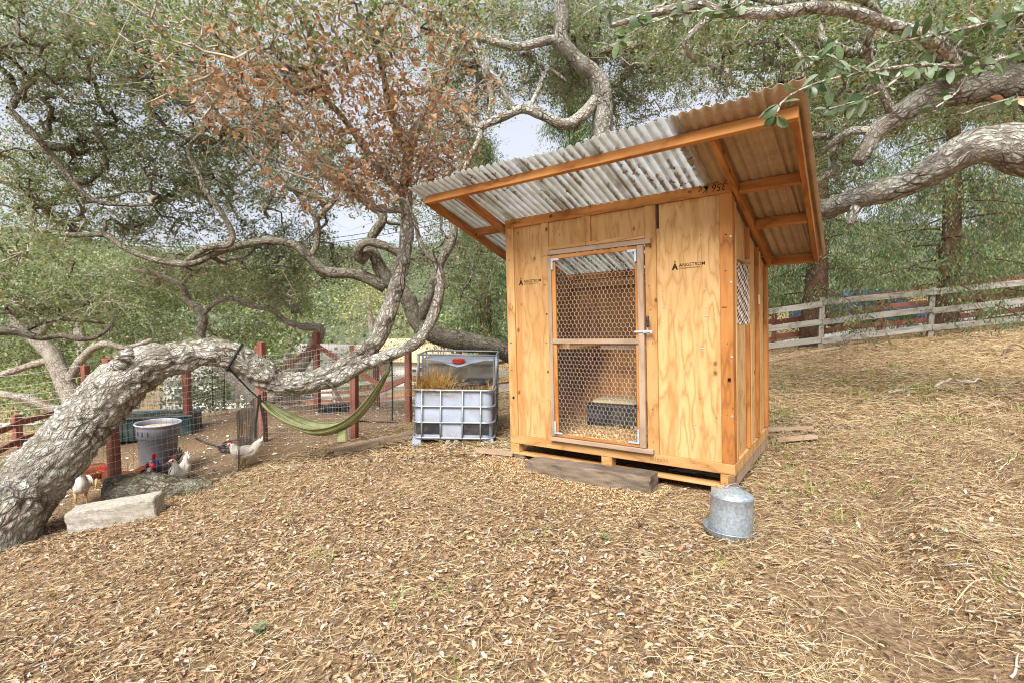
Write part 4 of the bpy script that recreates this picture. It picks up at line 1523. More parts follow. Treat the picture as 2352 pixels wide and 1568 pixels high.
oak('oak_tree', 'dark twisted oak behind the white tote with long mossy limbs', B,
    [(600, 440, 7.7, 1.5, .9, .7, 190), (330, 420, 7.4, 1.6, .9, .75, 190), (130, 340, 7.0, 1.0, .8, .6, 90), (430, 290, 7.3, 1.5, .9, .6, 150), (680, 300, 7.7, 1.0, .7, .6, 90), (250, 200, 6.8, 1.4, 1.0, .6, 140),
     (560, 620, 7.9, .9, .7, .25, 60), (760, 610, 8.3, .6, .5, .3, 50), (640, 560, 8.0, .8, .5, .3, 60), (1000, 480, 8.5, .7, .6, .7, 80), (1060, 620, 8.6, .55, .6, .7, 70), (300, 520, 7.7, 1.0, .6, .3, 70), (960, 620, 8.8, .4, .4, .4, 30), (120, 120, 6.4, 1.6, .9, .6, 150), (420, 120, 6.8, 1.5, .9, .6, 140), (660, 670, 8.2, .4, .4, .35, 34), (60, 460, 7.6, .9, .8, .6, 90), (60, 20, 5.6, 1.4, .9, .5, 110), (330, 20, 5.8, 1.3, .9, .5, 110), (620, 370, 9.5, 1.6, .8, .8, 130), (250, 400, 9.5, 2.2, .8, .8, 150), (880, 400, 9.8, 1.0, .6, .9, 90)],
    (M['bark_b'], M['oak']), .038, 5, .30, 9, back=.9, seed=21, bark_scale=12, amp=.012, shape=4, sides=26)

# --- the oak behind the coop
C = [[(1390, 900, 9.2, .26), (1384, 700, 9.0, .22), (1380, 500, 8.8, .19), (1384, 380, 8.6, .17), (1384, 291, 8.5, .16), (1384, 233, 8.4, .15), (1367, 175, 8.3, .135), (1321, 133, 8.2, .12), (1292, 98, 8.1, .115), (1290, 42, 8.0, .11), (1296, -60, 7.8, .09)],
     [(1370, 226, 8.4, .10), (1338, 267, 8.3, .092), (1292, 287, 8.2, .086), (1242, 264, 8.1, .08), (1201, 250, 8.1, .075), (1159, 267, 8.0, .07), (1117, 287, 8.0, .062), (1092, 292, 8.0, .055), (1050, 252, 7.9, .05), (1009, 217, 7.8, .04), (960, 200, 7.8, .03)],
     [(1117, 287, 8.0, .055), (1131, 236, 8.0, .05), (1118, 180, 7.9, .05), (1100, 125, 7.8, .045), (1076, 62, 7.7, .045), (1060, -20, 7.6, .04)],
     [(1178, 252, 8.1, .055), (1142, 184, 8.0, .055), (1085, 121, 7.9, .055), (1045, 66, 7.8, .06), (1000, 40, 7.7, .06), (960, 20, 7.6, .055)],
     [(1088, 294, 8.0, .045), (1104, 308, 8.0, .045), (1090, 342, 8.0, .042), (1066, 392, 8.1, .04), (1040, 440, 8.2, .035)],
     [(1026, 88, 7.7, .05), (1109, 90, 7.8, .06), (1184, 110, 7.9, .062), (1242, 97, 8.0, .066), (1290, 88, 8.1, .07)],
     [(1384, 250, 8.4, .06), (1350, 150, 8.5, .05), (1400, 108, 8.4, .05), (1451, 104, 8.2, .05), (1493, 92, 8.0, .055), (1543, 58, 7.8, .06), (1588, 17, 7.6, .065)],
     [(1215, 250, 8.1, .04), (1240, 200, 8.2, .035), (1262, 160, 8.3, .03), (1300, 190, 8.4, .03)]]
oak('oak_tree', 'oak with a thick grey limb rising from behind the clear roof', C,
    [(1180, 130, 8.2, 1.2, .9, .7, 150), (1420, 140, 8.5, 1.1, .8, .7, 130), (1300, 60, 8.0, 1.3, .9, .5, 120), (1060, 190, 8.2, .7, .7, .6, 70), (1500, 200, 9.0, .8, .7, .6, 80), (1460, 60, 7.6, 1.0, .8, .5, 90), (1040, 330, 8.6, .5, .5, .5, 50), (1290, 190, 9.0, .7, .6, .5, 60), (1150, 30, 7.6, 1.2, .8, .5, 100), (1420, 260, 9.6, .7, .6, .5, 60), (1560, 120, 9.4, 1.0, .8, .7, 110), (1700, 150, 9.6, 1.0, .8, .8, 110), (1000, 90, 8.4, .9, .8, .6, 80), (1080, 260, 9.6, .7, .6, .7, 60)],
    (M['bark_a'], M['oak']), .038, 5, .30, 9, back=.8, seed=41, bark_scale=13, amp=.008, shape=4, sides=24)

# --- the big oak leaning in from the right
D = [[(2900, 700, 4.6, .42), (2700, 520, 4.7, .33), (2520, 410, 4.8, .27), (2420, 358, 4.85, .235), (2352, 342, 4.9, .215), (2298, 328, 4.95, .19), (2229, 340, 5.05, .165), (2160, 380, 5.2, .145), (2092, 418, 5.4, .13), (2000, 446, 5.7, .125), (1931, 470, 6.0, .12), (1883, 482, 6.3, .115), (1800, 470, 6.8, .10), (1700, 440, 7.4, .085), (1600, 400, 8.0, .07)],
     [(2520, 410, 4.8, .2), (2420, 250, 5.0, .17), (2352, 190, 5.1, .16), (2206, 206, 5.2, .145), (2115, 232, 5.3, .125), (2055, 272, 5.35, .10), (2014, 303, 5.4, .085), (1985, 350, 5.4, .07), (1970, 374, 5.4, .062)],
     [(2055, 272, 5.35, .05), (2010, 180, 5.2, .045), (1990, 100, 5.0, .04), (2020, 40, 4.8, .035), (1980, 0, 4.6, .03), (1900, -10, 4.4, .03)],
     [(2014, 303, 5.4, .045), (1960, 300, 5.5, .04), (1925, 320, 5.7, .035), (1890, 350, 5.9, .03)],
     [(1975, 455, 5.8, .07), (1962, 490, 5.8, .055), (1952, 515, 5.8, .045)],
     [(2206, 206, 5.2, .09), (2160, 110, 4.8, .07), (2050, 60, 4.4, .05), (1900, 20, 4.0, .045), (1760, 30, 3.7, .04), (1643, 29, 3.6, .035), (1597, 10, 3.6, .03), (1468, 42, 3.6, .022), (1400, 60, 3.7, .015)],
     [(1643, 29, 3.6, .025), (1570, 100, 3.7, .02), (1597, 142, 3.8, .016)]]
oak('oak_tree', 'big oak limb sweeping in over the slope beside the brown roof edge', D,
    [(1700, 100, 5.4, 1.0, .7, .45, 90), (1950, 130, 5.2, .9, .7, .5, 110), (2180, 90, 4.8, .9, .7, .45, 90), (2000, 250, 6.2, .6, .5, .45, 60), (2300, 190, 5.4, .6, .6, .4, 50), (1560, 60, 5.0, .9, .7, .35, 60), (1930, 380, 6.8, .4, .4, .35, 30), (2260, 30, 4.2, .8, .6, .3, 50), (1880, 200, 7.4, .9, .7, .6, 90), (2120, 160, 7.4, 1.0, .7, .7, 100), (2340, 90, 6.8, .9, .7, .7, 80), (2240, 250, 7.8, .8, .7, .5, 60), (1780, 40, 6.6, 1.0, .7, .5, 70)],
    (M['bark_a'], M['oak']), .038, 5, .28, 9, back=.6, seed=61, bark_scale=15, amp=.012, shape=6, sides=48, wig=.008)

# --- limb of an oak standing off to the left, and the pale oak beyond the run
E1 = [[(-420, 820, 6.0, .2), (-200, 770, 6.1, .12), (0, 760, 6.3, .058), (52, 764, 6.4, .05), (96, 775, 6.5, .042), (140, 769, 6.6, .04), (192, 776, 6.7, .034), (233, 766, 6.8, .028), (262, 732, 6.9, .02), (256, 700, 7.0, .014)],
      [(52, 764, 6.4, .038), (82, 744, 6.5, .034), (128, 732, 6.6, .028), (181, 735, 6.8, .02), (240, 742, 7.0, .012)]]
oak('oak_tree', 'low mossy oak limb reaching in over the wire fence at the picture edge', E1,
    [(60, 690, 6.7, .8, .6, .22, 46), (190, 700, 6.9, .6, .5, .2, 40), (-60, 640, 6.4, .6, .6, .5, 36), (40, 560, 6.8, .7, .6, .4, 46)], (M['bark_b'], M['oak']), .036, 4, .32, 12, seed=71, bark_scale=14, amp=.006, sides=18)

F1 = [[(182, 952, 12.6, .24), (165, 915, 12.6, .21), (142, 868, 12.6, .2), (119, 817, 12.7, .19), (85, 777, 12.8, .17), (52, 751, 12.9, .14), (20, 700, 13.0, .1), (0, 640, 13, .07)],
      [(150, 880, 12.6, .12), (172, 850, 12.6, .11), (188, 822, 12.6, .1), (233, 790, 12.5, .085), (292, 798, 12.4, .06), (350, 780, 12.3, .04)],
      [(125, 826, 12.7, .1), (90, 832, 12.6, .09), (58, 842, 12.5, .085), (0, 860, 12.4, .07), (-60, 870, 12.3, .05)],
      [(172, 948, 12.6, .13), (130, 940, 12.5, .12), (102, 931, 12.4, .11), (58, 915, 12.3, .1), (0, 904, 12.2, .08), (-80, 880, 12.2, .06)],
      [(85, 777, 12.8, .09), (150, 700, 12.8, .07), (220, 640, 12.9, .05), (300, 600, 13, .03)]]
oak('oak_tree', 'pale barked oak leaning beyond the run with low spreading limbs', F1,
    [(100, 660, 13.0, 1.9, 1.3, .8, 150), (300, 670, 13.0, 1.7, 1.2, .7, 130), (40, 800, 13.2, 1.2, 1, .5, 50), (470, 640, 14, 1.4, 1.1, .8, 90), (330, 770, 13.2, 1.0, .8, .35, 40)], (M['bark_c'], M['oak_far']), .06, 7, .45, 10, seed=81, bark_scale=9, amp=.0, gap=False, sides=14, tip=.006)

G1 = [[(612, 935, 10.4, .17), (590, 915, 10.3, .15), (555, 885, 10.3, .13), (517, 852, 10.3, .12), (480, 810, 10.2, .1), (460, 768, 10.2, .085), (467, 725, 10.2, .08), (430, 688, 10.2, .07), (415, 655, 10.1, .06), (352, 630, 10.0, .045), (300, 620, 10, .03)],
      [(605, 925, 10.4, .13), (650, 895, 10.4, .12), (685, 850, 10.4, .11), (715, 800, 10.3, .1), (735, 760, 10.2, .1), (722, 752, 10.2, .085), (690, 750, 10.2, .07), (650, 735, 10.2, .062), (625, 712, 10.1, .06), (566, 700, 10.1, .055), (530, 686, 10.0, .05), (495, 696, 10.1, .045), (468, 724, 10.2, .04)],
      [(625, 712, 10.1, .04), (640, 680, 10.1, .036), (620, 655, 10.0, .03), (660, 640, 10, .022)],
      [(415, 655, 10.1, .04), (440, 630, 10, .03), (470, 610, 10, .02)]]
oak('oak_tree', 'grey forked oak with a mossy crooked limb standing inside the run', G1,
    [(400, 620, 10.2, 1.2, .8, .45, 90), (580, 660, 10.2, .9, .7, .35, 70), (680, 690, 10.3, .5, .5, .3, 44), (520, 760, 10.6, 1.0, .6, .3, 40)], (M['bark_c'], M['oak']), .042, 5, .40, 9, back=.5, seed=91, bark_scale=10, amp=.0, gap=True, sides=14, tip=.0045)
# ------------------------------------------------------------------ trees and shrubs beyond the fences
def crown_only(C, n, L, seed, mat, parent, name='crown', wid=1.15, flat=.8):
    rng = np.random.default_rng(seed)
    P = np.repeat(C, n, 0) + rng.normal(0, 1, (len(C) * n, 3)) * np.array([.30, .30, .22])
    d = rng.normal(0, 1, P.shape)
    d /= np.linalg.norm(d, axis=1, keepdims=True)
    nn = rng.normal(0, 1, P.shape) + np.array([0, 0, flat])
    nn -= d * (nn * d).sum(1, keepdims=True)
    nn /= np.linalg.norm(nn, axis=1, keepdims=True) + 1e-9
    V, F = leaf_mesh(P, d, np.cross(nn, d), nn, L * np.clip(rng.normal(1, .3, len(P)), .4, 1.8), .3, 4, wid)
    return tag(np_mesh(name, V, F, mat, parent), kind='stuff')


def ell(c, r, n, rng, shell=.5):
    v = rng.normal(0, 1, (n, 3))
    v /= np.linalg.norm(v, axis=1, keepdims=True)
    return np.asarray(c) + v * (rng.random(n) ** shell)[:, None] * np.asarray(r)


def far_tree(name, label, cat, x, y, h, w, seed, leafm, bark, L=.12, clumps=150, per=34, group=None, low=.25):
    """A rounded tree standing at x, y: forked trunk, crooked limbs to every clump, crown of separate lobes."""
    rng = np.random.default_rng(seed)
    z = gz(x, y) - .1
    root = empty(name, (0, 0, 0), (0, 0, 0), label, cat, group)
    lean = rng.normal(0, .08, 2) * h
    tr = catmull(np.array([(x, y, z, .05 * h ** .9), (x + lean[0] * .3, y + lean[1] * .3, z + h * .2, .042 * h ** .9), (x + lean[0], y + lean[1], z + h * .45, .03 * h ** .9), (x + lean[0] * 1.3, y + lean[1], z + h * .75, .012 * h ** .9)]), 16)
    V, F = multi_tube([(tr[:, :3], tr[:, 3])], 9)
    np_mesh('trunk', V, F, bark, root, True, {'fiss': np.zeros(len(V))}, {'bk': V})
    C = []
    for i in range(9):
        a = rng.random() * 2 * PI
        rr = rng.random() ** .6 * w * .36
        c = (x + lean[0] + rr * math.cos(a), y + lean[1] + rr * math.sin(a), z + h * (low + .12 + (1 - low - .25) * rng.random()))
        C.append(ell(c, (w * .24, w * .24, h * .15), max(4, clumps // 9), rng))
    C = np.concatenate(C)
    br = grow([tr], C[::2], seed, tip=.008, step=.35)
    V, F = multi_tube(br, 3)
    tag(np_mesh('branches', V, F, bark, root, True, {'fiss': np.zeros(len(V))}, {'bk': V}), kind='stuff')
    crown_only(C, per, L, seed, leafm, root)
    return root


def shrub(label, x, y, h, w, seed, mat, L=.09, clumps=60, per=36, group='shrubs beyond the fences'):
    rng = np.random.default_rng(seed)
    z = gz(x, y)
    root = empty('shrub', (0, 0, 0), (0, 0, 0), label, 'shrub', group)
    C = ell((x, y, z + h * .48), (w * .5, w * .5, h * .5), clumps, rng, .4)
    C = C[C[:, 2] > z + .05]
    base = np.array([(x, y, z - .05, .03), (x, y, z + h * .2, .02)])
    br = grow([catmull(base, 5)], C[::2], seed, tip=.005, step=.25)
    V, F = multi_tube(br, 3)
    tag(np_mesh('stems', V, F, M['twig'], root), kind='stuff')
    crown_only(C, per, L, seed, mat, root, 'foliage')
    return root


def conifer(label, x, y, h, spread, seed, n_br=70, low=.06, bias=None, L=.085):
    """Tall conifer: straight tapering trunk, long branches that sag and carry hanging sprays."""
    rng = np.random.default_rng(seed)
    z = gz(x, y) - .1
    root = empty('conifer_tree', (0, 0, 0), (0, 0, 0), label, 'conifer')
    tr = np.array([(x + .1 * math.sin(t * 5), y, z + h * t, .030 * h * (1 - t) ** .8 + .01) for t in np.linspace(0, 1, 26)])
    V, F, fs, BK = bark_tube(tr[:, :3], tr[:, 3], 14, 12, .02, seed)
    np_mesh('trunk', V, [np.array([f for f in F if len(f) == 4])], M['bark_red'], root, True, {'fiss': fs}, {'bk': BK})
    paths, targets = [], []
    for i in range(n_br):
        t = low + (1 - low) * (i + rng.random()) / n_br
        a = i * 2.399 + rng.normal(0, .3)
        ln = spread * (1 - t * .75) * rng.uniform(.6, 1.1)
        if bias is not None:
            ln *= 1 + .5 * max(0, math.cos(a - bias))
        b = np.array([x, y, z + h * t])
        d = np.array([math.cos(a), math.sin(a), 0])
        u = np.linspace(0, 1, 12)[:, None]
        P = b + d * ln * u + np.array([0, 0, 1]) * (.18 * ln * u - (.38 + .2 * rng.random()) * ln * u ** 2)
        side = np.array([-d[1], d[0], 0])
        P = P + side * np.cumsum(rng.normal(0, .03, (12, 1)), 0) * ln
        gzz = ground(P[:, 0], P[:, 1]) + .05
        P[:, 2] = np.maximum(P[:, 2], gzz)
        paths.append((P, np.linspace(.012 + .006 * ln, .004, 12)))
        for k in range(3, 12):
            for s in (-1, 0, 1):
                targets.append(P[k] + side * s * ln * .10 * rng.uniform(.4, 1.5) + rng.normal(0, .07, 3) + np.array([0, 0, -.05]))
    V, F = multi_tube(paths, 5)
    tag(np_mesh('branches', V, F, M['bark_red'], root, True, {'fiss': np.zeros(len(V))}, {'bk': V}), kind='stuff')
    T = np.array(targets)
    A, mid, E, P0, U, W, N, Ls = sprays(T, 3, .42, 11, L, seed, up=-.35, droop=.75)
    U = U * .6 + np.array([0, 0, -.75])
    U /= np.linalg.norm(U, axis=1, keepdims=True)
    N = N - U * (N * U).sum(1, keepdims=True)
    N /= np.linalg.norm(N, axis=1, keepdims=True) + 1e-9
    V, F = twig_mesh(A, mid, E, .003)
    tag(np_mesh('twigs', V, F, M['bark_red'], root, False, {'fiss': np.zeros(len(V))}, {'bk': V}), kind='stuff')
    V, F = leaf_mesh(P0, U, np.cross(N, U), N, Ls, .1, 4, .42)
    tag(np_mesh('crown', V, F, M['conifer'], root), kind='stuff')
    return root


conifer('tall conifer with sagging sprays behind the grey rail fence beside the coop', 7.6, 13.0, 9.5, 2.3, 5, 58, .13, bias=rad(-80))
conifer('conifer with branches sweeping to the ground on the upper slope', 11.2, 13.3, 9.0, 3.3, 6, 66, .05, bias=rad(-125))
conifer('conifer at the picture edge behind the upper end of the rail fence', 15.2, 13.8, 9.0, 2.8, 8, 50, .10, bias=rad(-150))
conifer('dark green conifer showing between the twisted oak and the coop', -1.0, 17.5, 9.0, 2.2, 9, 34, .22, L=.11)
conifer('slim dark conifer rising behind the clear roof sheets', 1.9, 16.0, 12.0, 2.0, 14, 32, .3, L=.11)

ft = [(-15.5, 19, 7.5, 7.5, 'oak_far', 'round olive green oak behind the pale leaning oak'), (-9.8, 22, 7, 7, 'oak_far', 'grey green oak behind the teal planter'),
      (-14, 30, 9, 9, 'oak_far', 'broad oak beyond the gravel drive behind the swing'), (-24, 27, 9, 9, 'oak_far', 'oak beyond the red rail fence near the picture edge'), (-3.5, 31, 7, 6.5, 'oak_far', 'soft green oak behind the red brace posts'),
      (4.5, 24, 8, 8, 'oak_far', 'oak far behind the coop roof'), (11, 24, 9, 9, 'oak_far', 'oak beyond the tall conifer'), (19, 22, 9, 9, 'oak_far', 'oak beyond the upper slope and fence'), (26, 26, 10, 11, 'oak_far', 'broad oak at the top of the slope far off'),
      (-32, 38, 11, 12, 'oak_far', 'large oak in the valley at the picture edge'), (-21, 42, 11, 12, 'oak_far', 'large oak in the valley beyond the white cottage'), (3, 40, 10, 11, 'oak_far', 'large far oak between the conifers')]
for i, (x, y, h, w, m_, lab) in enumerate(ft):
    far_tree('oak_tree', lab, 'oak tree', x, y, h, w, 100 + i, M[m_], M['bark_c'], .11 + .0022 * y, 170, 34, 'oaks beyond the fences', .12)
far_tree('willow_tree', 'pale yellow green tree behind the red brace posts', 'tree', -6.4, 25, 7.5, 5.0, 140, M['yellow_leaf'], M['bark_c'], .10, 120, 26, None, .25)
sh = [(-12.8, 15, 2.6, 3.2, 'dense green shrub under the pale leaning oak'), (-9.0, 15.5, 1.9, 2.6, 'rounded shrub behind the teal planter'), (-17, 17.5, 2.4, 3.4, 'shrub at the picture edge behind the red rails'),
      (-8.2, 28.5, 2.0, 3.0, 'bright green shrub by the gravel drive'), (1.6, 18.5, 2.4, 2.8, 'olive shrub behind the white tote'), (6.2, 18.5, 2.6, 3.4, 'grey green shrub beyond the fence beside the coop'), (9.8, 19.5, 3.0, 3.6, 'tall shrub behind the drooping conifer'),
      (13.5, 20, 3.0, 3.8, 'tall shrub behind the upper slope fence'), (17.6, 18.8, 2.8, 3.6, 'shrub at the upper end of the rail fence'), (-1.6, 21, 2.2, 2.6, 'shrub between the brace posts and the tote'), (4.2, 17.2, 2.2, 2.4, 'shrub just behind the coop')]
for i, (x, y, h, w, lab) in enumerate(sh):
    shrub(lab, x, y, h, w, 160 + i, M['oak_far'] if i % 3 else M['oak'], .08 + .0012 * y, 80, 34)

# wooded hillside far off, reads as one mass
rng_ = np.random.default_rng(77)
nC = 2600
hx = rng_.uniform(-190, 230, nC)
hy = rng_.uniform(62, 300, nC)
hz = ground(hx, hy)
C_ = np.repeat(np.c_[hx, hy, hz + 2], 3, 0) + rng_.normal(0, 1, (nC * 3, 3)) * np.array([1.9, 1.9, 2.0]) + np.array([0, 0, 2.0])
rngp = np.random.default_rng(78)
P_ = np.repeat(C_, 9, 0) + rngp.normal(0, 1.1, (len(C_) * 9, 3))
d_ = rngp.normal(0, 1, P_.shape)
d_ /= np.linalg.norm(d_, axis=1, keepdims=True)
nn_ = rngp.normal(0, 1, P_.shape) + np.array([0, -.3, .8])
nn_ -= d_ * (nn_ * d_).sum(1, keepdims=True)
nn_ /= np.linalg.norm(nn_, axis=1, keepdims=True)
V_, F_ = leaf_mesh(P_, d_, np.cross(nn_, d_), nn_, np.clip(rngp.normal(.75, .25, len(P_)), .3, 1.6), .3, 4, 1.3)
tag(np_mesh('forest', V_, F_, m_leafy('hill_forest', [(0, srgb(70, 84, 62)), (.5, srgb(100, 112, 84)), (1, srgb(142, 148, 116))], .7, .25, .2)), 'hazy wooded hillside far behind the run', 'forest', None, 'stuff')
# ------------------------------------------------------------------ fences
def gp(x, y, dz=0.0):
    return np.array([x, y, gz(x, y) + dz])


def run_points(line, step):
    """Points every step along a ground polyline (x, y)."""
    L = np.array(line, float)
    seg = np.linalg.norm(np.diff(L, axis=0), axis=1)
    cum = np.concatenate([[0], np.cumsum(seg)])
    s = np.arange(0, cum[-1] + 1e-6, step)
    return np.stack([np.interp(s, cum, L[:, 0]), np.interp(s, cum, L[:, 1])], 1)


def post(parent, x, y, h, mat, w=.09, lean=(0, 0), name='post'):
    b = gp(x, y, -.15)
    t = gp(x, y, h) + np.array([lean[0], lean[1], 0])
    return MB().bar(b, t, w, w, (math.sin(.3), math.cos(.3), 0), .004).build(name, mat, parent)


def rail_fence(label, line, step, ph, rails, mat, rail_h=.14, rail_w=.035, name='rail_fence', off=.06, pw=.11):
    root = empty(name, (0, 0, 0), (0, 0, 0), label, 'fence')
    Q = run_points(line, step)
    for i, (x, y) in enumerate(Q):
        post(root, x, y, ph + random.uniform(-.03, .05), mat, pw, (random.gauss(0, .02), random.gauss(0, .02)))
    for i in range(len(Q) - 1):
        a, b = Q[i], Q[i + 1]
        d = unit(b - a)
        n = np.array([d[1], -d[0]]) * off
        for h in rails:
            A = gp(*a, h + random.gauss(0, .015)) + np.array([n[0], n[1], 0])
            B = gp(*b, h + random.gauss(0, .015)) + np.array([n[0], n[1], 0])
            MB().bar(A, B - (B - A) * .003, rail_w, rail_h, (0, 0, 1), .004).build('rail', mat, root)
    return root


rail_fence('weathered grey three-rail fence climbing the slope behind the coop', [(-24, 31), (-12, 24), (-6, 20), (-.35, 15.7), (3.2, 13.6), (6.3, 12.3), (9.2, 12.0), (12.4, 12.0), (17, 12.4)], 2.45, 1.18, (.22, .64, 1.06), M['grey_rail'])
rail_fence('red painted rail fence running behind the grey one', [(-30, 37), (-14, 29.5), (-5, 23.5), (1.5, 17.0), (6.0, 13.9), (9.2, 13.4), (12.4, 13.4), (18, 13.8)], 2.6, 1.15, (.34, .78, 1.14), M['red_paint'], .13)
rail_fence('low red rail fence beyond the leaning trunk at the picture edge', [(-7.2, 6.4), (-8.2, 8.45), (-9.2, 10.5), (-10.2, 12.6)], 2.2, .62, (.22, .5), M['red_paint'], .09, .035, pw=.1)


def wire_grid(line, h, dx, dz, r, mb, z0=.02, sag=.015, jit=.003):
    """Welded wire: vertical and horizontal strands following the ground along a polyline."""
    Q = run_points(line, dx)
    base = np.c_[Q, ground(Q[:, 0], Q[:, 1]) + z0]
    w = np.array([[noise.noise((p[0] * 1.7, p[1] * 1.7, 0)), noise.noise((p[0] * 1.7, p[1] * 1.7, 9)), 0] for p in base]) * sag
    base = base + w
    nz = int(h / dz)

    def strand(P):
        P = np.asarray(P)
        T = np.gradient(P, axis=0)
        T /= np.linalg.norm(T, axis=1, keepdims=True)
        s = np.cross(T, np.array([.2, 1, .3]))
        s /= np.linalg.norm(s, axis=1, keepdims=True)
        b = np.cross(T, s)
        V = np.stack([P + s * r, P - s * r * .5 + b * r * .87, P - s * r * .5 - b * r * .87], 1).reshape(-1, 3)
        F = []
        for i in range(len(P) - 1):
            for k in range(3):
                F.append((i * 3 + k, i * 3 + (k + 1) % 3, i * 3 + 3 + (k + 1) % 3, i * 3 + 3 + k))
        mb.add(V, F)
    zs = [dz * k for k in range(nz + 1)]
    for p in base:
        strand([p + np.array([random.gauss(0, jit), random.gauss(0, jit), z]) for z in (0, h * .33, h * .66, h)])
    for z in zs:
        strand(base[::3] + np.array([0, 0, z]))
    return mb


RUN = [(-9.5, 5.3), (-5.2, 5.2), (-4.25, 5.4), (-3.3, 6.0), (-3.77, 7.65), (-2.18, 6.95), (-1.75, 8.6)]
wf = empty('wire_fence', (0, 0, 0), (0, 0, 0), 'welded wire fence on red posts around the chicken run', 'fence')
for (x, y, h) in ((-4.27, 5.42, 1.58), (-3.77, 7.68, 1.52), (-2.18, 6.98, 1.30), (-1.75, 8.62, 1.25), (-6.9, 5.28, 1.5)):
    post(wf, x, y, h, M['red_paint'], .09, (random.gauss(0, .02), random.gauss(0, .02)))
post(wf, -3.95, 7.95, 1.4, M['red_paint'], .09)
wm = wire_grid([(p[0], p[1] - .05) for p in RUN], 1.32, .052, .076, .0016, MB()).build('wire_mesh', M['wire_fence'], wf)
tag(wm, kind='stuff')
hc = wire_grid([(-3.3, 6.05), (-3.74, 7.5)], .72, .03, .026, .0022, MB(), sag=.03).build('hardware_cloth', m_plain('dark_wire', srgb(96, 84, 72), .8, .3, 30, 0, .4, None, 0, 0), wf)
tag(hc, 'dark fine hardware cloth laced to the corner', kind='stuff')
for zz in (1.42, 1.54):
    pts = [gp(x, y, zz + .03 * math.sin(i * 1.3)) for i, (x, y) in enumerate(run_points(RUN[:3], .5))]
    MB().tube(pts, .002, 4).build('strand', M['wire_fence'], wf)

bf = empty('braced_fence', (0, 0, 0), (0, 0, 0), 'red braced posts and wire on the far side of the run', 'fence')
FARP = [(-7.7, 9.2), (-5.38, 8.42), (-3.83, 10.0), (-2.93, 11.0), (-1.1, 10.6)]
for (x, y, h) in ((-7.7, 9.2, 1.3), (-5.38, 8.42, 1.42), (-3.83, 10.0, 1.52), (-2.93, 11.0, 1.55), (-1.1, 10.6, 1.3)):
    post(bf, x, y, h, M['red_paint'], .1)
for a, b in (((-3.83, 9.93, 1.25), (-4.6, 9.4, .62)), ((-3.83, 9.94, 1.28), (-2.35, 9.3, .55)), ((-2.4, 9.25, .5), (-1.75, 8.66, .78)), ((-2.3, 9.3, .52), (-2.9, 10.9, 1.2))):
    MB().bar(gp(*a), gp(*b), .045, .09, (0, 0, 1), .004).build('brace', M['red_paint'], bf)
MB().bar(gp(-3.3, 10.2, -.05), gp(-3.62, 10.1, .55), .06, .06, (0, 0, 1), .006).build('prop', M['old_beam'], bf)
fm = wire_grid([(p[0], p[1] - .06) for p in FARP], 1.15, .075, .10, .0022, MB()).build('wire_mesh', M['wire_fence'], bf)
tag(fm, kind='stuff')

# ------------------------------------------------------------------ cut-open white tote
M['tank'] = m_plain('white_tank', srgb(160, 168, 182), .45, .14, 6, 0, .4, srgb(140, 130, 114), .6, .05, 4)


def m_tank():
    k = NT('tank_inside', .5, .35)
    co = k.coord()
    col = k.ramp(k.noise(co, 3, 6, .7), [(.35, srgb(226, 226, 224)), (.7, srgb(176, 170, 158))])
    k.color(col)
    tr = k.n('BsdfTranslucent')
    k.t.links.new(col, tr.inputs[0])
    mx = k.n('MixShader')
    mx.inputs[0].default_value = .75
    k.t.links.new(k.b.outputs[0], mx.inputs[1])
    k.t.links.new(tr.outputs[0], mx.inputs[2])
    tp = k.n('BsdfTransparent')
    m2 = k.n('MixShader')
    m2.inputs[0].default_value = .86
    k.t.links.new(tp.outputs[0], m2.inputs[1])
    k.t.links.new(mx.outputs[0], m2.inputs[2])
    return k.shader(m2.outputs[0]).m


M['tank_in'] = m_tank()
tt = empty('liquid_tote', tuple(gp(-1.22, 6.14, 0)), (0, rad(.6), rad(-1.0)), 'white cut-open plastic tote in a steel tube cage full of dry grass', 'tote')
TW, TD, TB, TM, TT = 1.0, 1.15, .115, .70, 1.085


def rrect(w, d, r, y0=0.0, n=5):
    P = []
    for cx0, cy0, a0 in ((w - r, r + y0, -PI / 2), (w - r, d - r, 0), (r, d - r, PI / 2), (r, r + y0, PI)):
        for k in range(n + 1):
            a = a0 + PI / 2 * k / n
            P.append((cx0 + r * math.cos(a), cy0 + r * math.sin(a)))
    return P


def wall_loop(P, z0, z1, nz=3, bulge=0.0, close=True):
    V, F = [], []
    n = len(P)
    c = np.mean(P, 0)
    for j in range(nz + 1):
        t = j / nz
        k = 1 + bulge * math.sin(PI * t)
        for p in P:
            V.append((c[0] + (p[0] - c[0]) * k, c[1] + (p[1] - c[1]) * k, z0 + (z1 - z0) * t))
    for j in range(nz):
        for i in range(n if close else n - 1):
            F.append((j * n + i, j * n + (i + 1) % n, (j + 1) * n + (i + 1) % n, (j + 1) * n + i))
    return V, F


m = MB()
P = [(p[0] * .955 + .0225, p[1] * .955 + .022) for p in rrect(TW, TD, .10)]
m.add(*wall_loop(P, TB, TM, 5, .006))
Pi = [(TW / 2 + (p[0] - TW / 2) * .985, TD / 2 + (p[1] - TD / 2) * .985) for p in P]
V, F = wall_loop(Pi, TB, TM, 5, .006)
m.add(V, [f[::-1] for f in F])
n = len(P)
m.add([(*p, TM) for p in P] + [(*p, TM) for p in Pi], [(i, (i + 1) % n, n + (i + 1) % n, n + i) for i in range(n)])
m.add([(*p, TB) for p in P], [tuple(range(n))[::-1]])
m.build('tank', M['tank'], tt, True)
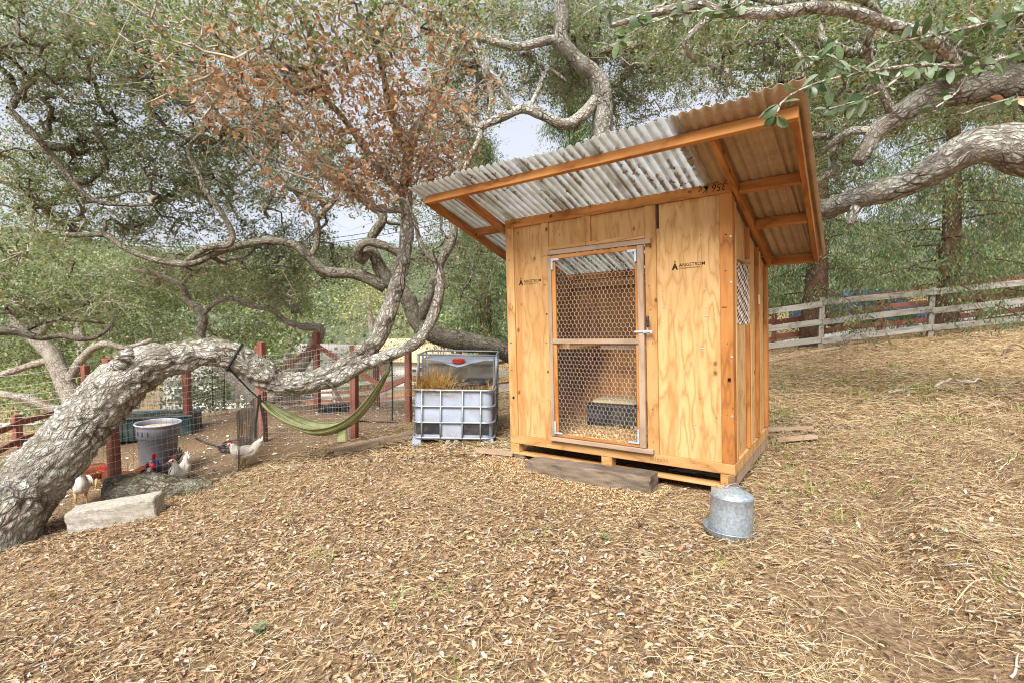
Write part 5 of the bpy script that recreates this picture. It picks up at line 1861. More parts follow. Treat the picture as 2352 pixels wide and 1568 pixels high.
# rear hood left standing: back, sides and part of the top
HB = .40
hood = MB()
prof = [(.04, HB + .02), (.03, HB + .3), (.03, TD - .12), (.06, TD - .05), (.12, TD - .025), (TW - .12, TD - .025), (TW - .06, TD - .05), (TW - .03, TD - .12), (TW - .03, HB + .3), (TW - .04, HB + .02)]
V, F = wall_loop(prof, TM - .01, TT - .06, 4, 0, False)
hood.add(V, F)
hood.build('hood_wall', M['tank_in'], tt, True)
top = MB()
xs = np.linspace(.04, TW - .04, 25)
fr = [HB + .16 - .13 * max(0, 1 - abs(x - .5) / .26) + .02 * math.sin(x * 30) for x in xs]
V = []
for x, f0 in zip(xs, fr):
    for k in range(5):
        t = k / 4
        y = f0 + (TD - .05 - f0) * t
        dip = max(0, 1 - abs(x - .5) / .34)
        V.append((x, y, TT - .052 - .11 * (1 - t) ** 2 * dip - .03 * (1 - t) * (1 - dip)))
F = [(i * 5 + k, i * 5 + k + 1, i * 5 + k + 6, i * 5 + k + 5) for i in range(24) for k in range(4)]
top.add(V, F)
o = top.build('tank_top', M['tank'], tt, True)
o.modifiers.new('thickness', 'SOLIDIFY').thickness = .006
cap = MB()
cn = 24
prof = [(.001, .052), (.070, .052), (.078, .046), (.080, 0)]
cap.lathe(prof, cn, (.5, HB + .17, TT - .112))
cobj = cap.build('screw_cap', m_plain('red_plastic', srgb(206, 74, 48), .45, .12, 20, 0, .4, srgb(150, 90, 70), .5, .05), tt)
for k in range(18):
    a = 2 * PI * k / 18
    MB().box((.5 + .081 * math.cos(a), HB + .17 + .081 * math.sin(a), TT - .09), (.008, .014, .04), [[math.cos(a), -math.sin(a), 0], [math.sin(a), math.cos(a), 0], [0, 0, 1]], 2, .002).build('grip', bpy.data.materials['red_plastic'], cobj)
# dark bands near the base
for x0, x1 in ((.045, .345), (.62, .935)):
    MB().box(((x0 + x1) / 2, .013, .225), (x1 - x0, .012, .135), None, 0, .004).build('dark_band', M['black'], tt)
# tube cage
ring = rrect(TW, TD, .10)
for z in (TB - .004, .30, .495, .692):
    MB().tube([(p[0], p[1], z) for p in ring], .0125, 6, True).build('cage_ring', M['steel'], tt, True)
for fr_ in (.125, .352, .617, .837):
    MB().tube([(fr_ * TW, -.004, TB), (fr_ * TW, -.006, .3), (fr_ * TW, -.004, .69)], .0115, 6).build('cage_bar', M['steel'], tt, True)
for yy in (.22, .45, .70, .95):
    for xx in (0.0, TW):
        MB().tube([(xx, yy, TB), (xx, yy, .692 if yy < .4 else TT - .01)], .0115, 6).build('cage_bar', M['steel'], tt, True)
for z in (.89, TT):
    pr = [(.0, HB), (.0, TD - .1), (.03, TD - .03), (.1, TD), (TW - .1, TD), (TW - .03, TD - .03), (TW, TD - .1), (TW, HB)]
    MB().tube([(p[0], p[1], z) for p in pr], .0125, 6).build('cage_ring', M['steel'], tt, True)
MB().tube([(0, HB, TT), (TW * .5, HB, TT + .004), (TW, HB, TT)], .0125, 6).build('cage_bar', M['steel'], tt, True)
for xx in (0, TW):
    MB().tube([(xx, HB, .69), (xx, HB, TT)], .0125, 6).build('cage_bar', M['steel'], tt, True)
# feet and pallet
MB().box((TW / 2, TD / 2, TB - .018), (TW - .02, TD - .02, .022), None, 0, .006).build('pallet_deck', M['steel'], tt)
for fx in (.06, .44, .54, .94):
    for fy in (.06, TD / 2, TD - .06):
        MB().box((fx, fy, .043), (.11 if fx in (.06, .94) else .055, .10, .092), None, 2, .008).build('foot', M['tank'], tt)
# dry grass standing in it
V, F = [], []
for k in range(1900):
    left = random.random() < .72
    bx0 = random.gauss(.22, .10) if left else random.uniform(.05, .97)
    by0 = random.uniform(.04, .42)
    bx0 = min(.97, max(.03, bx0))
    a = random.uniform(0, 2 * PI)
    ln = random.uniform(.12, .44) if left else random.uniform(.10, .26)
    tl_ = random.uniform(.2, 1.0)
    d = np.array([math.cos(a) * tl_, math.sin(a) * tl_ * .8 - .15, random.uniform(.35, 1.0)])
    if random.random() < .12:
        d = np.array([random.choice((-1, 1)) * 1.0, -.4, .25])
    d = unit(d) * ln
    p0 = np.array([bx0, by0, .60 + .06 * random.random()])
    p1 = p0 + d * .55
    p2 = p0 + d + np.array([0, 0, -.35 * ln * random.random()])
    s = np.array([-math.sin(a), math.cos(a), .3]) * .0026
    o_ = len(V)
    V += [p0 - s, p0 + s, p1 + s * .8, p1 - s * .8, p2]
    F += [(o_, o_ + 1, o_ + 2, o_ + 3)]
F3 = [(i * 5 + 3, i * 5 + 2, i * 5 + 4) for i in range(len(V) // 5)]
gm_ = m_leafy('dry_grass', [(0, srgb(150, 104, 44)), (.5, srgb(188, 146, 76)), (1, srgb(214, 186, 128))], .6, .2, .3, (.5, .33, .1))
tag(np_mesh('dry_grass', np.array(V), [np.array(F), np.array(F3)], gm_, None), kind='stuff')
dg_ = bpy.data.objects['dry_grass']
tag(dg_, 'dry golden grass growing out of the white tote', 'dry grass')
dg_.location = tt.location
dg_.rotation_euler = tt.rotation_euler
MB().box((TW / 2, .27, .615), (TW - .09, .44, .03), None, 0, .01).build('soil', m_plain('dark_soil', srgb(86, 68, 50), .95, .3, 20, 0, .1), tt)
bp = empty('black_pipes', (0, 0, 0), (0, 0, 0), 'bundle of black plastic pipes lying across the tote', 'pipes')
bp.location, bp.rotation_euler = tt.location, tt.rotation_euler
for k in range(5):
    MB().tube([(.36 + .02 * k, .16 + .05 * k, .70 + .012 * (k % 2)), (.64, .19 + .05 * k, .735 + .01 * (k % 3)), (.90 - .02 * k, .22 + .05 * k, .745 + .012 * (k % 2))], .013, 7).build('pipe', M['black'], bp, True)

# ------------------------------------------------------------------ galvanised poultry waterer
p_ = at(1678, 1222, 3.52)
wat = empty('poultry_waterer', (p_[0], p_[1], gz(p_[0], p_[1]) - .004), (rad(-1), rad(2), .4), 'galvanised drum poultry waterer standing in front of the coop corner', 'waterer')
MB().lathe([(.001, .004), (.165, .004), (.176, .02), (.183, .048), (.187, .052), (.184, .046), (.172, .022), (.14, .012)], 40).build('pan', M['galv'], wat, True)
MB().lathe([(.142, .014), (.1425, .10), (.141, .18), (.139, .262), (.1415, .266), (.142, .272), (.138, .276)], 40).build('drum', M['galv'], wat, True)
MB().lathe([(.1375, .277), (.134, .284), (.100, .304), (.052, .322), (.030, .327), (.001, .329)], 40).build('lid', M['galv'], wat, True)
MB().tube([(.055 * math.cos(a) + .02, .012, .329 + .03 * math.sin(a) * .6) for a in np.linspace(-.3, PI + .3, 14)], .0035, 6).build('handle', M['steel'], wat, True)
MB().tube([(-.035 + .02 * math.cos(a), .012 + .014 * math.sin(a), .329) for a in np.linspace(0, 2 * PI, 12)], .003, 5).build('ring', M['steel'], wat, True)
MB().tube([(.07 + .02 * math.cos(a), .012 + .014 * math.sin(a), .322) for a in np.linspace(0, 2 * PI, 12)], .003, 5).build('ring', M['steel'], wat, True)


# ------------------------------------------------------------------ rough solids
def rough_box(name, size, mat, parent=None, cuts=10, amp=.01, freq=9, seed=0, taper=None, grain=0):
    """Box with worn, uneven faces and rounded arrises."""
    bm = bmesh.new()
    bmesh.ops.create_cube(bm, size=1)
    bmesh.ops.subdivide_edges(bm, edges=bm.edges[:], cuts=cuts, use_grid_fill=True)
    S = Vector(size)
    for v in bm.verts:
        c = v.co.copy()
        # round the arrises
        k = Vector((max(0, abs(c.x) - .5 + .02 * min(size) / size[0] * 4), max(0, abs(c.y) - .5 + .02 * min(size) / size[1] * 4), max(0, abs(c.z) - .5 + .02 * min(size) / size[2] * 4)))
        on = sum(1 for t in (c.x, c.y, c.z) if abs(abs(t) - .5) < 1e-4)
        p = Vector((c.x * S.x, c.y * S.y, c.z * S.z))
        if on >= 2:
            p *= 1 - .012 * on
        q = p * freq + Vector((seed, seed, seed))
        p += Vector(noise.noise_vector(q)) * amp + Vector(noise.noise_vector(q * 3.1)) * amp * .4
        if taper:
            p = taper(p)
        v.co = p
    me = bpy.data.meshes.new(name)
    bm.to_mesh(me)
    bm.free()
    for f in me.polygons:
        f.use_smooth = False
    co = np.empty(len(me.vertices) * 3, np.float32)
    me.vertices.foreach_get('co', co)
    g = np.roll(co.reshape(-1, 3), 2 - grain, axis=1) + seed
    a = me.attributes.new("grain", 'FLOAT_VECTOR', 'POINT')
    a.data.foreach_set("vector", np.ascontiguousarray(g, np.float32).ravel())
    me.materials.append(mat)
    return link(bpy.data.objects.new(name, me), parent)


a_, b_ = coop_world(.41, -.20, -.17), coop_world(1.73, -.20, -.13)
st = rough_box('wood_step', (float(np.linalg.norm(b_ - a_)), .20, .19), M['old_beam'], None, 22, .012, 11, 3)
mid_ = (a_ + b_) / 2
dirx = unit(b_ - a_)
st.location = mid_
st.rotation_euler = (0, -math.asin(dirx[2]), math.atan2(dirx[1], dirx[0]))
tag(st, 'old dark weathered beam laid as a step under the coop door', 'step')

M['concrete'] = m_plain('concrete', srgb(164, 157, 144), .95, .3, 40, 0, .1, srgb(150, 140, 122), .5, .8, 5)
cb = rough_box('concrete_block', (.74, .22, .28), M['concrete'], None, 14, .008, 16, 6)
cb.location = (-3.74, 4.76, gz(-3.74, 4.76) + .06)
cb.rotation_euler = (rad(3), rad(-7), rad(12))
tag(cb, 'long rough concrete block beside the leaning trunk', 'block')
lg = empty('fallen_log', (0, 0, 0), (0, 0, 0), 'short thick oak log with deep bark lying against the wire', 'log')
lp = [gp(-4.20, 5.26, .17), gp(-4.0, 5.30, .15), gp(-3.75, 5.36, .10), gp(-3.5, 5.44, .05), gp(-3.28, 5.52, .015)]
Q_ = catmull(np.array([[*p, r] for p, r in zip(lp, (.165, .175, .15, .10, .04))]), 46)
V, F, fs, BK = bark_tube(Q_[:, :3], Q_[:, 3], 48, 13, .022, 4)
np_mesh('bark', V, [np.array([f for f in F if len(f) == 4])] + [np.array([f]) for f in F if len(f) != 4], M['bark_b'], lg, True, {'fiss': fs}, {'bk': BK})

# ------------------------------------------------------------------ things in the run
bk_ = empty('plastic_bin', tuple(gp(-4.52, 6.45)), (0, rad(1.5), 0), 'grey round plastic bin full of dirt inside the wire', 'bin')
bk_.scale = (.95, .95, 1.18)
M['bin'] = m_plain('grey_bin', srgb(112, 114, 122), .5, .15, 5, 0, .4, srgb(150, 130, 106), .75, .05, 3)
MB().lathe([(.001, .01), (.19, .01), (.195, .03), (.225, .45), (.243, .455), (.247, .56), (.252, .575), (.262, .585), (.262, .60), (.245, .60), (.24, .56), (.238, .50), (.001, .50)], 36).build('body', M['bin'], bk_, True)
MB().tube([(.262 * math.cos(a), .262 * math.sin(a), .597) for a in np.linspace(0, 2 * PI, 40)[:-1]], .008, 6, True).build('rim', m_plain('blue_rim', srgb(176, 184, 206), .4, .1, 10), bk_, True)
MB().lathe([(.001, .57), (.12, .565), (.24, .55)], 28).build('dirt', m_plain('bin_dirt', srgb(176, 150, 120), .95, .3, 40, 0, .1, srgb(220, 214, 204), .7, .4, 20), bk_)
for a in (-2.05, -1.75, -1.45):
    MB().box((.249 * math.cos(a), .249 * math.sin(a), .515), (.012, .012, .05), [[math.cos(a), -math.sin(a), 0], [math.sin(a), math.cos(a), 0], [0, 0, 1]]).build('slot', M['black'], bk_)

pl = empty('planter_tub', tuple(gp(-5.9, 8.35)), (0, 0, rad(16)), 'long teal ribbed plastic tub beside the far red post', 'tub')
M['teal'] = m_plain('teal_plastic', srgb(38, 62, 62), .5, .3, 6, 0, .35, srgb(120, 118, 104), .6, .1, 4)
for (c, s) in (((0, -.27, .18), (1.25, .03, .36)), ((0, .27, .18), (1.25, .03, .36)), ((-.61, 0, .18), (.03, .51, .36)), ((.61, 0, .18), (.03, .51, .36))):
    MB().box(c, s, None, 0, .01).build('side', M['teal'], pl)
for k in range(16):
    MB().box((-.58 + .077 * k, -.291, .17), (.03, .014, .32), None, 2, .004).build('rib', M['teal'], pl)
MB().tube([(-.64, -.3, .365), (.64, -.3, .365), (.64, .3, .365), (-.64, .3, .365)], .022, 6, True).build('rim', M['teal'], pl)
MB().box((0, 0, .30), (1.18, .48, .02)).build('soil', bpy.data.materials['dark_soil'], pl)

ho = empty('rubber_hose', (0, 0, 0), (0, 0, 0), 'black hose coiled on the dirt of the run', 'hose')
pts = [gp(-5.0, 8.0, .03), gp(-4.7, 7.75, .03), gp(-4.35, 7.5, .03)] + [gp(-4.0 + .26 * math.cos(t) * (1 - .02 * t), 7.35 + .17 * math.sin(t), .025 + .006 * t) for t in np.linspace(2.6, 2.6 + 4.6 * PI, 50)]
MB().tube(catmull(np.array(pts), 140), .014, 6).build('coil', M['black'], ho, True)

wp = empty('white_pipe', (0, 0, 0), (0, 0, 0), 'bent white plastic pipe by the near red post', 'pipe')
MB().tube([at(400, 994, 7.6) * 0 + gp(-5.02, 6.95, .02), gp(-4.98, 6.95, .14), gp(-4.88, 6.95, .20), gp(-4.76, 6.95, .19), gp(-4.68, 6.95, .10), gp(-4.67, 6.95, .02)], .03, 10).build('bend', m_plain('white_pvc', srgb(226, 226, 222), .4, .08, 8), wp, True)

sw = empty('rope_swing', (0, 0, 0), (0, 0, 0), 'small trapeze swing on dark ropes hanging in the run', 'swing')
dk = m_plain('dark_rope', srgb(58, 50, 44), .9, .3, 40, 0, .1)
sA, sB = at(487, 815, 9.9), at(516, 818, 9.9)
eA, eB = at(488, 930, 9.9), at(516, 930, 9.9)
for a, b in ((sA, eA), (sB, eB), (sB + np.array([.02, 0, 0]), eB + np.array([-.03, 0, 0]))):
    MB().tube([a, b], .008, 5).build('rope', dk, sw)
for (c, w_) in ((487, 1), (513, 1)):
    q = [at(c, 930, 9.9), at(c - 9, 966, 9.9), at(c + 16, 968, 9.9)]
    MB().tube(q, .009, 5, True).build('triangle', dk, sw)

# heap of black netting and boards under the braces
nh = empty('netting_heap', (0, 0, 0), (0, 0, 0), 'tangled heap of black netting under the red braces', 'netting')
m = MB()
c0 = gp(-3.35, 9.85)
for k in range(60):
    a = random.uniform(0, 2 * PI)
    P = [c0 + np.array([random.gauss(0, .22), random.gauss(0, .12), max(.01, random.gauss(.07, .05))]) for _ in range(4)]
    m.tube(catmull(np.array(P), 9), .005, 3)
tag(m.build('strands', M['black'], nh), kind='stuff')


# planks lying about
def plank(label, a, b, w=.14, t=.035, mat='plank', lift=.045, group=None):
    A, B_ = gp(*a, lift), gp(*b, lift)
    o = rough_box('plank', (float(np.linalg.norm(B_ - A)), w, t), M[mat], None, 8, .003, 6, random.random() * 20)
    d = unit(B_ - A)
    o.location = (A + B_) / 2
    o.rotation_euler = (random.gauss(0, .03), -math.asin(d[2]), math.atan2(d[1], d[0]))
    tag(o, label, 'plank', group)
    return o


plank('long weathered plank lying in front of the hammock', (-2.25, 6.25), (-1.22, 6.95), .15)
plank('short cracked plank end lying nearest the hammock', (-2.15, 6.12), (-1.65, 6.28), .2)
plank('narrow plank reaching the foot of the tote', (-1.95, 6.3), (-1.15, 6.62), .1, lift=.035)
plank('short board on the ground between tote and coop', (-.40, 5.72), (.02, 5.60), .1)
plank('pale board behind the coop corner on the slope', (2.95, 5.85), (3.42, 5.75), .07)
plank('second board on the slope behind the coop corner', (2.85, 5.45), (3.25, 5.40), .08)
plank('thin batten lying on the slope near the white fence post', (5.3, 10.9), (6.6, 11.3), .08)
plank('thin grey batten near the conifer trunk', (6.7, 11.5), (7.4, 11.6), .12)
plank('dark board edging the run by the last red post', (-2.9, 8.9), (-1.9, 8.6), .1, mat='old_beam')

# ------------------------------------------------------------------ hammock
hm = empty('hammock', (0, 0, 0), (0, 0, 0), 'olive green cloth hammock slung under the arching limb', 'hammock')
HA, HBp, HL = at(607, 925, 5.62), at(893, 850, 5.92), at(742, 985, 5.75)
n1, n2 = 60, 37
s = np.linspace(0, 1, n1)
mid = HL * 2 - (HA + HBp) / 2
cen = np.array([(1 - t) ** 2 * HA + 2 * t * (1 - t) * mid + t ** 2 * HBp for t in s])
cen = catmull(np.array([HA, at(640, 950, 5.64), at(690, 975, 5.7), HL, at(800, 968, 5.8), at(850, 920, 5.86), HBp]), n1)
V = []
for i, t in enumerate(s):
    w = .03 + .155 * math.sin(PI * t) ** .75
    dp = .03 + .10 * math.sin(PI * t) ** .9
    for k in range(n2):
        q = -1 + 2 * k / (n2 - 1)
        pleat = .014 * math.sin(q * 15 + 1.6 * math.sin(3 * t)) + .007 * math.sin(q * 31 + 5 * t)
        ang = q * 1.25
        V.append(cen[i] + np.array([.02 * q, w * math.sin(ang) + pleat * .7, dp * (1 - math.cos(ang)) * 1.2 - dp * .45 + pleat]))
F = [(i * n2 + k, i * n2 + k + 1, (i + 1) * n2 + k + 1, (i + 1) * n2 + k) for i in range(n1 - 1) for k in range(n2 - 1)]
M['hammock'] = m_plain('olive_cloth', srgb(124, 128, 82), .75, .22, 14, 0, .25, srgb(176, 174, 140), .5, .1, 5)
np_mesh('cloth', np.array(V), np.array(F), M['hammock'], hm, True)
rough = MB().box((0, 0, 0), (.11, .05, .15), None, 2, .015).build('stuff_sack', M['hammock'], hm)
rough.location = at(786, 1000, 5.72)
M['strap'] = m_plain('dark_webbing', srgb(44, 50, 42), .8, .2, 20, 0, .2)
tl_ = skA[0]
ic = int(np.argmin(np.abs(project(tl_[:, :3])[0] - 537)))
cpt, cr_ = tl_[ic, :3], tl_[ic, 3] * 1.12
tg = unit(tl_[ic + 1, :3] - tl_[ic - 1, :3])
e1 = unit(np.cross(tg, (0, 1.0, 0)))
e2 = np.cross(tg, e1)
MB().tube([cpt + cr_ * (math.cos(a) * e1 + math.sin(a) * e2) for a in np.linspace(0, 2 * PI, 30)[:-1]], .014, 6, True).build('tree_strap', M['strap'], hm)
MB().tube([cpt + cr_ * np.array([0, -.6, -.8]), at(575, 897, 5.56), HA], .008, 6).build('rope', M['strap'], hm)
for x0, x1, y1 in ((592, 587, 1005), (601, 607, 1012)):
    MB().tube(catmull(np.array([at(596, 906, 5.6), at(x0, 940, 5.6), at(x1, 975, 5.6), at(x1, y1, 5.6)]), 10), .013, 5).build('loose_strap', M['strap'], hm)
MB().tube([HBp, at(897, 835, 5.93), at(903, 818, 5.95)], .007, 6).build('rope', M['strap'], hm)
MB().tube([at(900, 822, 5.95), at(902, 900, 5.97), at(901, 965, 6.0)], .009, 5).build('loose_strap', M['strap'], hm)


# ------------------------------------------------------------------ poultry
def bird(label, x, y, rz, mat, size=1.0, sit=False, head_up=1.0, head_turn=0.0, tail=1.0, head_mat=None, cat='chicken', name='hen'):
    """A hen facing +x: one body surface from tail over back and breast to head, legs, comb, wattles and beak as parts."""
    root = empty(name, tuple(gp(x, y, 0)), (0, 0, rz), label, cat)
    root.scale = (size,) * 3
    h0 = .13 if not sit else .02
    hx_, hz_ = .155, h0 + .30 * head_up
    cs, sn = math.cos(head_turn), math.sin(head_turn)
    C = [(-.27, 0, h0 + .235 * tail, .012, .035), (-.235, 0, h0 + .20 * tail, .03, .05), (-.19, 0, h0 + .155 * tail + .01, .045, .058), (-.14, 0, h0 + .125, .07, .075), (-.07, 0, h0 + .105, .092, .092), (.0, 0, h0 + .10, .098, .098), (.06, 0, h0 + .115, .085, .092), (.105, 0, h0 + .15, .062, .072),
         (.13, 0, h0 + .15 + .05 * head_up, .043, .048), (.142, 0, h0 + .15 + .09 * head_up, .032, .034), (.152, 0, hz_ - .025, .027, .029), (hx_ + .012, 0, hz_, .026, .027), (hx_ + .034, 0, hz_ + .001, .020, .021), (hx_ + .05, 0, hz_ - .004, .010, .010), (hx_ + .056, 0, hz_ - .005, .002, .002)]
    Q = catmull(np.array(C), 46)
    ns = 18
    T = np.gradient(Q[:, :3], axis=0)
    T /= np.linalg.norm(T, axis=1, keepdims=True)
    V = []
    for i, q in enumerate(Q):
        sd = np.array([0, 1.0, 0])
        up = np.cross(T[i], sd)
        for k in range(ns):
            a = 2 * PI * k / ns
            f = 1 + .05 * math.sin(a * 5 + i * .8) * (i < 30)
            V.append(q[:3] + max(.001, q[3]) * f * math.cos(a) * sd + max(.001, q[4]) * f * math.sin(a) * up)
    V = np.array(V)
    F = [(i * ns + k, i * ns + (k + 1) % ns, (i + 1) * ns + (k + 1) % ns, (i + 1) * ns + k) for i in range(len(Q) - 1) for k in range(ns)]
    pivot = np.array([.14, 0, 0])
    m_ = V[:, 2] > h0 + .19
    m_ &= V[:, 0] > .08
    wgt = np.clip((V[:, 2] - h0 - .17) / .06, 0, 1) * m_
    dx = V - pivot
    rot = np.stack([dx[:, 0] * cs - dx[:, 1] * sn, dx[:, 0] * sn + dx[:, 1] * cs, dx[:, 2]], 1) + pivot
    V = V * (1 - wgt[:, None]) + rot * wgt[:, None]
    np_mesh('body', V, np.array(F), mat, root, True)
    hd = lambda x_, y_, z_: (pivot[0] + (x_ - pivot[0]) * cs - y_ * sn, pivot[1] + (x_ - pivot[0]) * sn + y_ * cs, z_)
    red = M['comb']
    cm = MB()
    for k in range(5):
        cm.box(hd(hx_ + .038 - .014 * k, 0, hz_ + .030 + .012 * math.sin(PI * (k + .5) / 5)), (.012, .006, .035), None, 2, .002)
    cm.build('comb', red, root)
    for sgn in (-1, 1):
        MB().lathe([(.001, .0), (.008, -.006), (.009, -.018), (.001, -.026)], 8, hd(hx_ + .036, .010 * sgn, hz_ - .012)).build('wattle', red, root, True)
        MB().lathe([(.001, .018), (.010, .012), (.013, 0), (.010, -.012), (.001, -.016)], 8, hd(hx_ + .014, .019 * sgn, hz_ + .002)).build('face', red, root, True)
        MB().lathe([(.0005, .004), (.004, 0), (.0005, -.004)], 6, hd(hx_ + .021, .030 * sgn, hz_ + .007)).build('eye', M['ink'], root)
    b0 = np.array(hd(hx_ + .046, 0, hz_ - .004))
    b1 = np.array(hd(hx_ + .074, 0, hz_ - .010))
    MB().tube([b0, (b0 + b1) / 2, b1], [.009, .006, .001], 6).build('beak', M['beak'], root)
    # wings lie on the flanks
    for sgn in (-1, 1):
        Wv = []
        for t in np.linspace(0, 1, 9):
            for k in range(5):
                q = -1 + .5 * k
                xx = .075 - .24 * t
                hw = .052 * math.sin(PI * min(1, .22 + .72 * t)) + .004
                Wv.append((xx, sgn * (.094 + .010 * (1 - q * q) - .035 * t ** 2), h0 + .125 + q * hw + .02 * t))
        np_mesh('wing', np.array(Wv), np.array([(i * 5 + k, i * 5 + k + 1, i * 5 + k + 6, i * 5 + k + 5) for i in range(8) for k in range(4)]), mat, root, True).modifiers.new('t', 'SOLIDIFY').thickness = .008
    # tail feathers
    for k in range(5):
        a = (k - 2) * .22
        MB().tube([(-.20, 0, h0 + .16 * tail), (-.26, .05 * math.sin(a), h0 + .22 * tail), (-.31, .10 * math.sin(a), h0 + .30 * tail * (1 - .1 * abs(k - 2)))], [.02, .022, .006], 5).build('tail_feather', mat, root, True)
    if not sit:
        for sgn, fx in ((-1, -.02), (1, .045)):
            lg_ = MB().tube([(.0, .045 * sgn, h0 + .06), (-.012 + fx * .4, .045 * sgn, .075), (fx, .047 * sgn, .008)], [.026, .011, .007], 7).build('leg', M['beak'], root, True)
            for a in (-.5, 0, .5, PI):
                MB().tube([(fx, .047 * sgn, .008), (fx + .05 * math.cos(a), .047 * sgn + .05 * math.sin(a), .004)], [.006, .003], 5).build('toe', M['beak'], lg_)
    return root


M['hen_white'] = m_plain('white_feathers', srgb(226, 218, 204), .8, .10, 30, 0, .15, srgb(186, 160, 128), .5, .5, 8)
M['hen_brown'] = m_plain('russet_feathers', srgb(112, 56, 32), .75, .3, 26, 0, .2, srgb(84, 42, 26), .6, .5, 10)
M['hen_dark'] = m_plain('dark_feathers', srgb(56, 46, 44), .7, .3, 26, 0, .25, srgb(90, 76, 66), .5, .5, 10)
M['comb'] = m_plain('red_comb', srgb(196, 36, 38), .6, .15, 40, 0, .3)
M['beak'] = m_plain('horn_yellow', srgb(206, 170, 104), .5, .1, 40, 0, .3)
bird('white hen standing by the foot of the leaning trunk', -4.80, 5.60, rad(-40), M['hen_white'], .95, head_turn=rad(-35))
bird('russet hen behind the near red post', -5.08, 6.2, rad(20), M['hen_brown'], .95, head_up=.7)
bird('russet hen pecking just behind the wire by the log', -4.46, 5.72, rad(195), M['hen_brown'], .95, head_up=.75)
bird('white hen sitting at the tip of the log', -4.02, 6.1, rad(-75), M['hen_white'], .95, sit=True, head_turn=rad(-60))
bird('white hen walking in front of the dark hardware cloth', -3.36, 6.30, rad(190), M['hen_white'], .85, head_up=.75, tail=1.2)
tk = bird('dark turkey with a blue head and red wattle behind the log', -4.22, 6.12, rad(-85), M['hen_dark'], 1.15, sit=True, cat='turkey', name='turkey')
MB().lathe([(.001, .045), (.020, .036), (.031, .01), (.030, -.03), (.034, -.06), (.02, -.075)], 12, (.165, 0, .30)).build('blue_head', m_plain('blue_skin', srgb(36, 92, 178), .55, .15, 30), tk, True)
MB().lathe([(.001, .02), (.022, .01), (.028, -.012), (.018, -.03), (.001, -.036)], 10, (.195, 0, .265)).build('red_wattle', M['comb'], tk, True)

# ------------------------------------------------------------------ far buildings, car, wires
def cottage(label, x, y, w, d, h, rot, wall, roofm, roof_h=1.0):
    root = empty('cottage', (x, y, gz(x, y) - .3), (0, 0, rot), label, 'house')
    MB().box((0, 0, h / 2), (w, d, h), None, 0, .02).build('wall', wall, root)
    e = .4
    V = [(-w / 2 - e, -d / 2 - e, h - .1), (w / 2 + e, -d / 2 - e, h - .1), (w / 2 + e, d / 2 + e, h - .1), (-w / 2 - e, d / 2 + e, h - .1), (-w / 2 - e, 0, h + roof_h), (w / 2 + e, 0, h + roof_h)]
    mm = MB()
    mm.add(V, [(0, 1, 5, 4), (2, 3, 4, 5), (0, 4, 3), (1, 2, 5), (3, 2, 1, 0)])
    mm.build('roof', roofm, root)
    for fx in (-.3, .05, .32):
        wn = MB().box((fx * w, -d / 2 - .02, h * .55), (1.1, .06, .9), None, 0, .01).build('window', M['win_dark'], root)
        for (cx0, cz0, sx0, sz0) in ((0, .49, 1.26, .08), (0, -.49, 1.26, .08), (-.6, 0, .08, .9), (.6, 0, .08, .9), (0, 0, .05, .9)):
            MB().box((fx * w + cx0, -d / 2 - .05, h * .55 + cz0), (sx0, .05, sz0), None, 0, .01).build('frame', M['white_paint'], wn)
    return root


M['white_paint'] = m_plain('white_paint', srgb(222, 220, 214), .7, .06, 2, 0, .3, srgb(180, 174, 160), .4, 0)
M['win_dark'] = m_plain('window_glass', srgb(60, 68, 76), .2, .2, 2, 0, .5, None, 0, 0)
M['shingle'] = m_plain('grey_shingles', srgb(150, 142, 138), .9, .2, 12, 0, .2, srgb(120, 110, 104), .5, .3)
M['tile'] = m_plain('tan_roof', srgb(196, 164, 130), .9, .15, 8, 0, .2)
cottage('pale cottage with a grey shingle roof down beyond the drive', -14.5, 36, 9, 6, 2.6, rad(-18), M['white_paint'], M['shingle'], 1.5)
cottage('low white outbuilding seen under the arching trunk', -17.0, 31, 6, 4, 2.4, rad(10), M['white_paint'], M['shingle'], .7)
cottage('cottage with a tan roof behind the red brace posts', -6.5, 40, 9, 6, 2.4, rad(-12), M['white_paint'], M['tile'], 1.4)

car = empty('parked_car', (12.7, 19.0, gz(12.7, 19.0) + .05), (0, 0, rad(4)), 'blue car parked on the drive beyond the conifer', 'car')
prof = [(-2.0, .30), (-2.05, .62), (-1.9, .80), (-1.15, .86), (-.65, 1.32), (.75, 1.36), (1.45, .92), (1.95, .82), (2.08, .55), (2.05, .30)]
V = [(a, -.82, b) for a, b in prof] + [(a, .82, b) for a, b in prof]
n = len(prof)
mm = MB()
mm.add(V, [tuple(range(n))[::-1], tuple(range(n, 2 * n))] + [(i, (i + 1) % n, n + (i + 1) % n, n + i) for i in range(n)])
mm.build('body', m_plain('blue_car_paint', srgb(92, 116, 158), .25, .08, 2, .2, .5, None, 0, 0), car)
for x0, x1 in ((-.72, 0.0), (.06, .95)):
    MB().box(((x0 + x1) / 2, -.83, 1.06), (x1 - x0, .02, .34), None, 0, .01).build('window', M['win_dark'], car)
for wx in (-1.3, 1.3):
    for wy in (-.78, .78):
        w_ = MB().lathe([(.001, -.09), (.30, -.09), (.33, -.06), (.33, .06), (.30, .09), (.001, .09)], 20).build('wheel', M['black'], car, True)
        w_.location, w_.rotation_euler = (wx, wy, .33), (PI / 2, 0, 0)
        r_ = MB().lathe([(.001, -.1), (.18, -.1), (.2, -.09)], 16).build('rim', M['steel'], w_, True)
for sy in (-.6, .6):
    MB().box((2.06, sy, .66), (.04, .3, .12), None, 0, .01).build('headlight', M['zinc'], car)

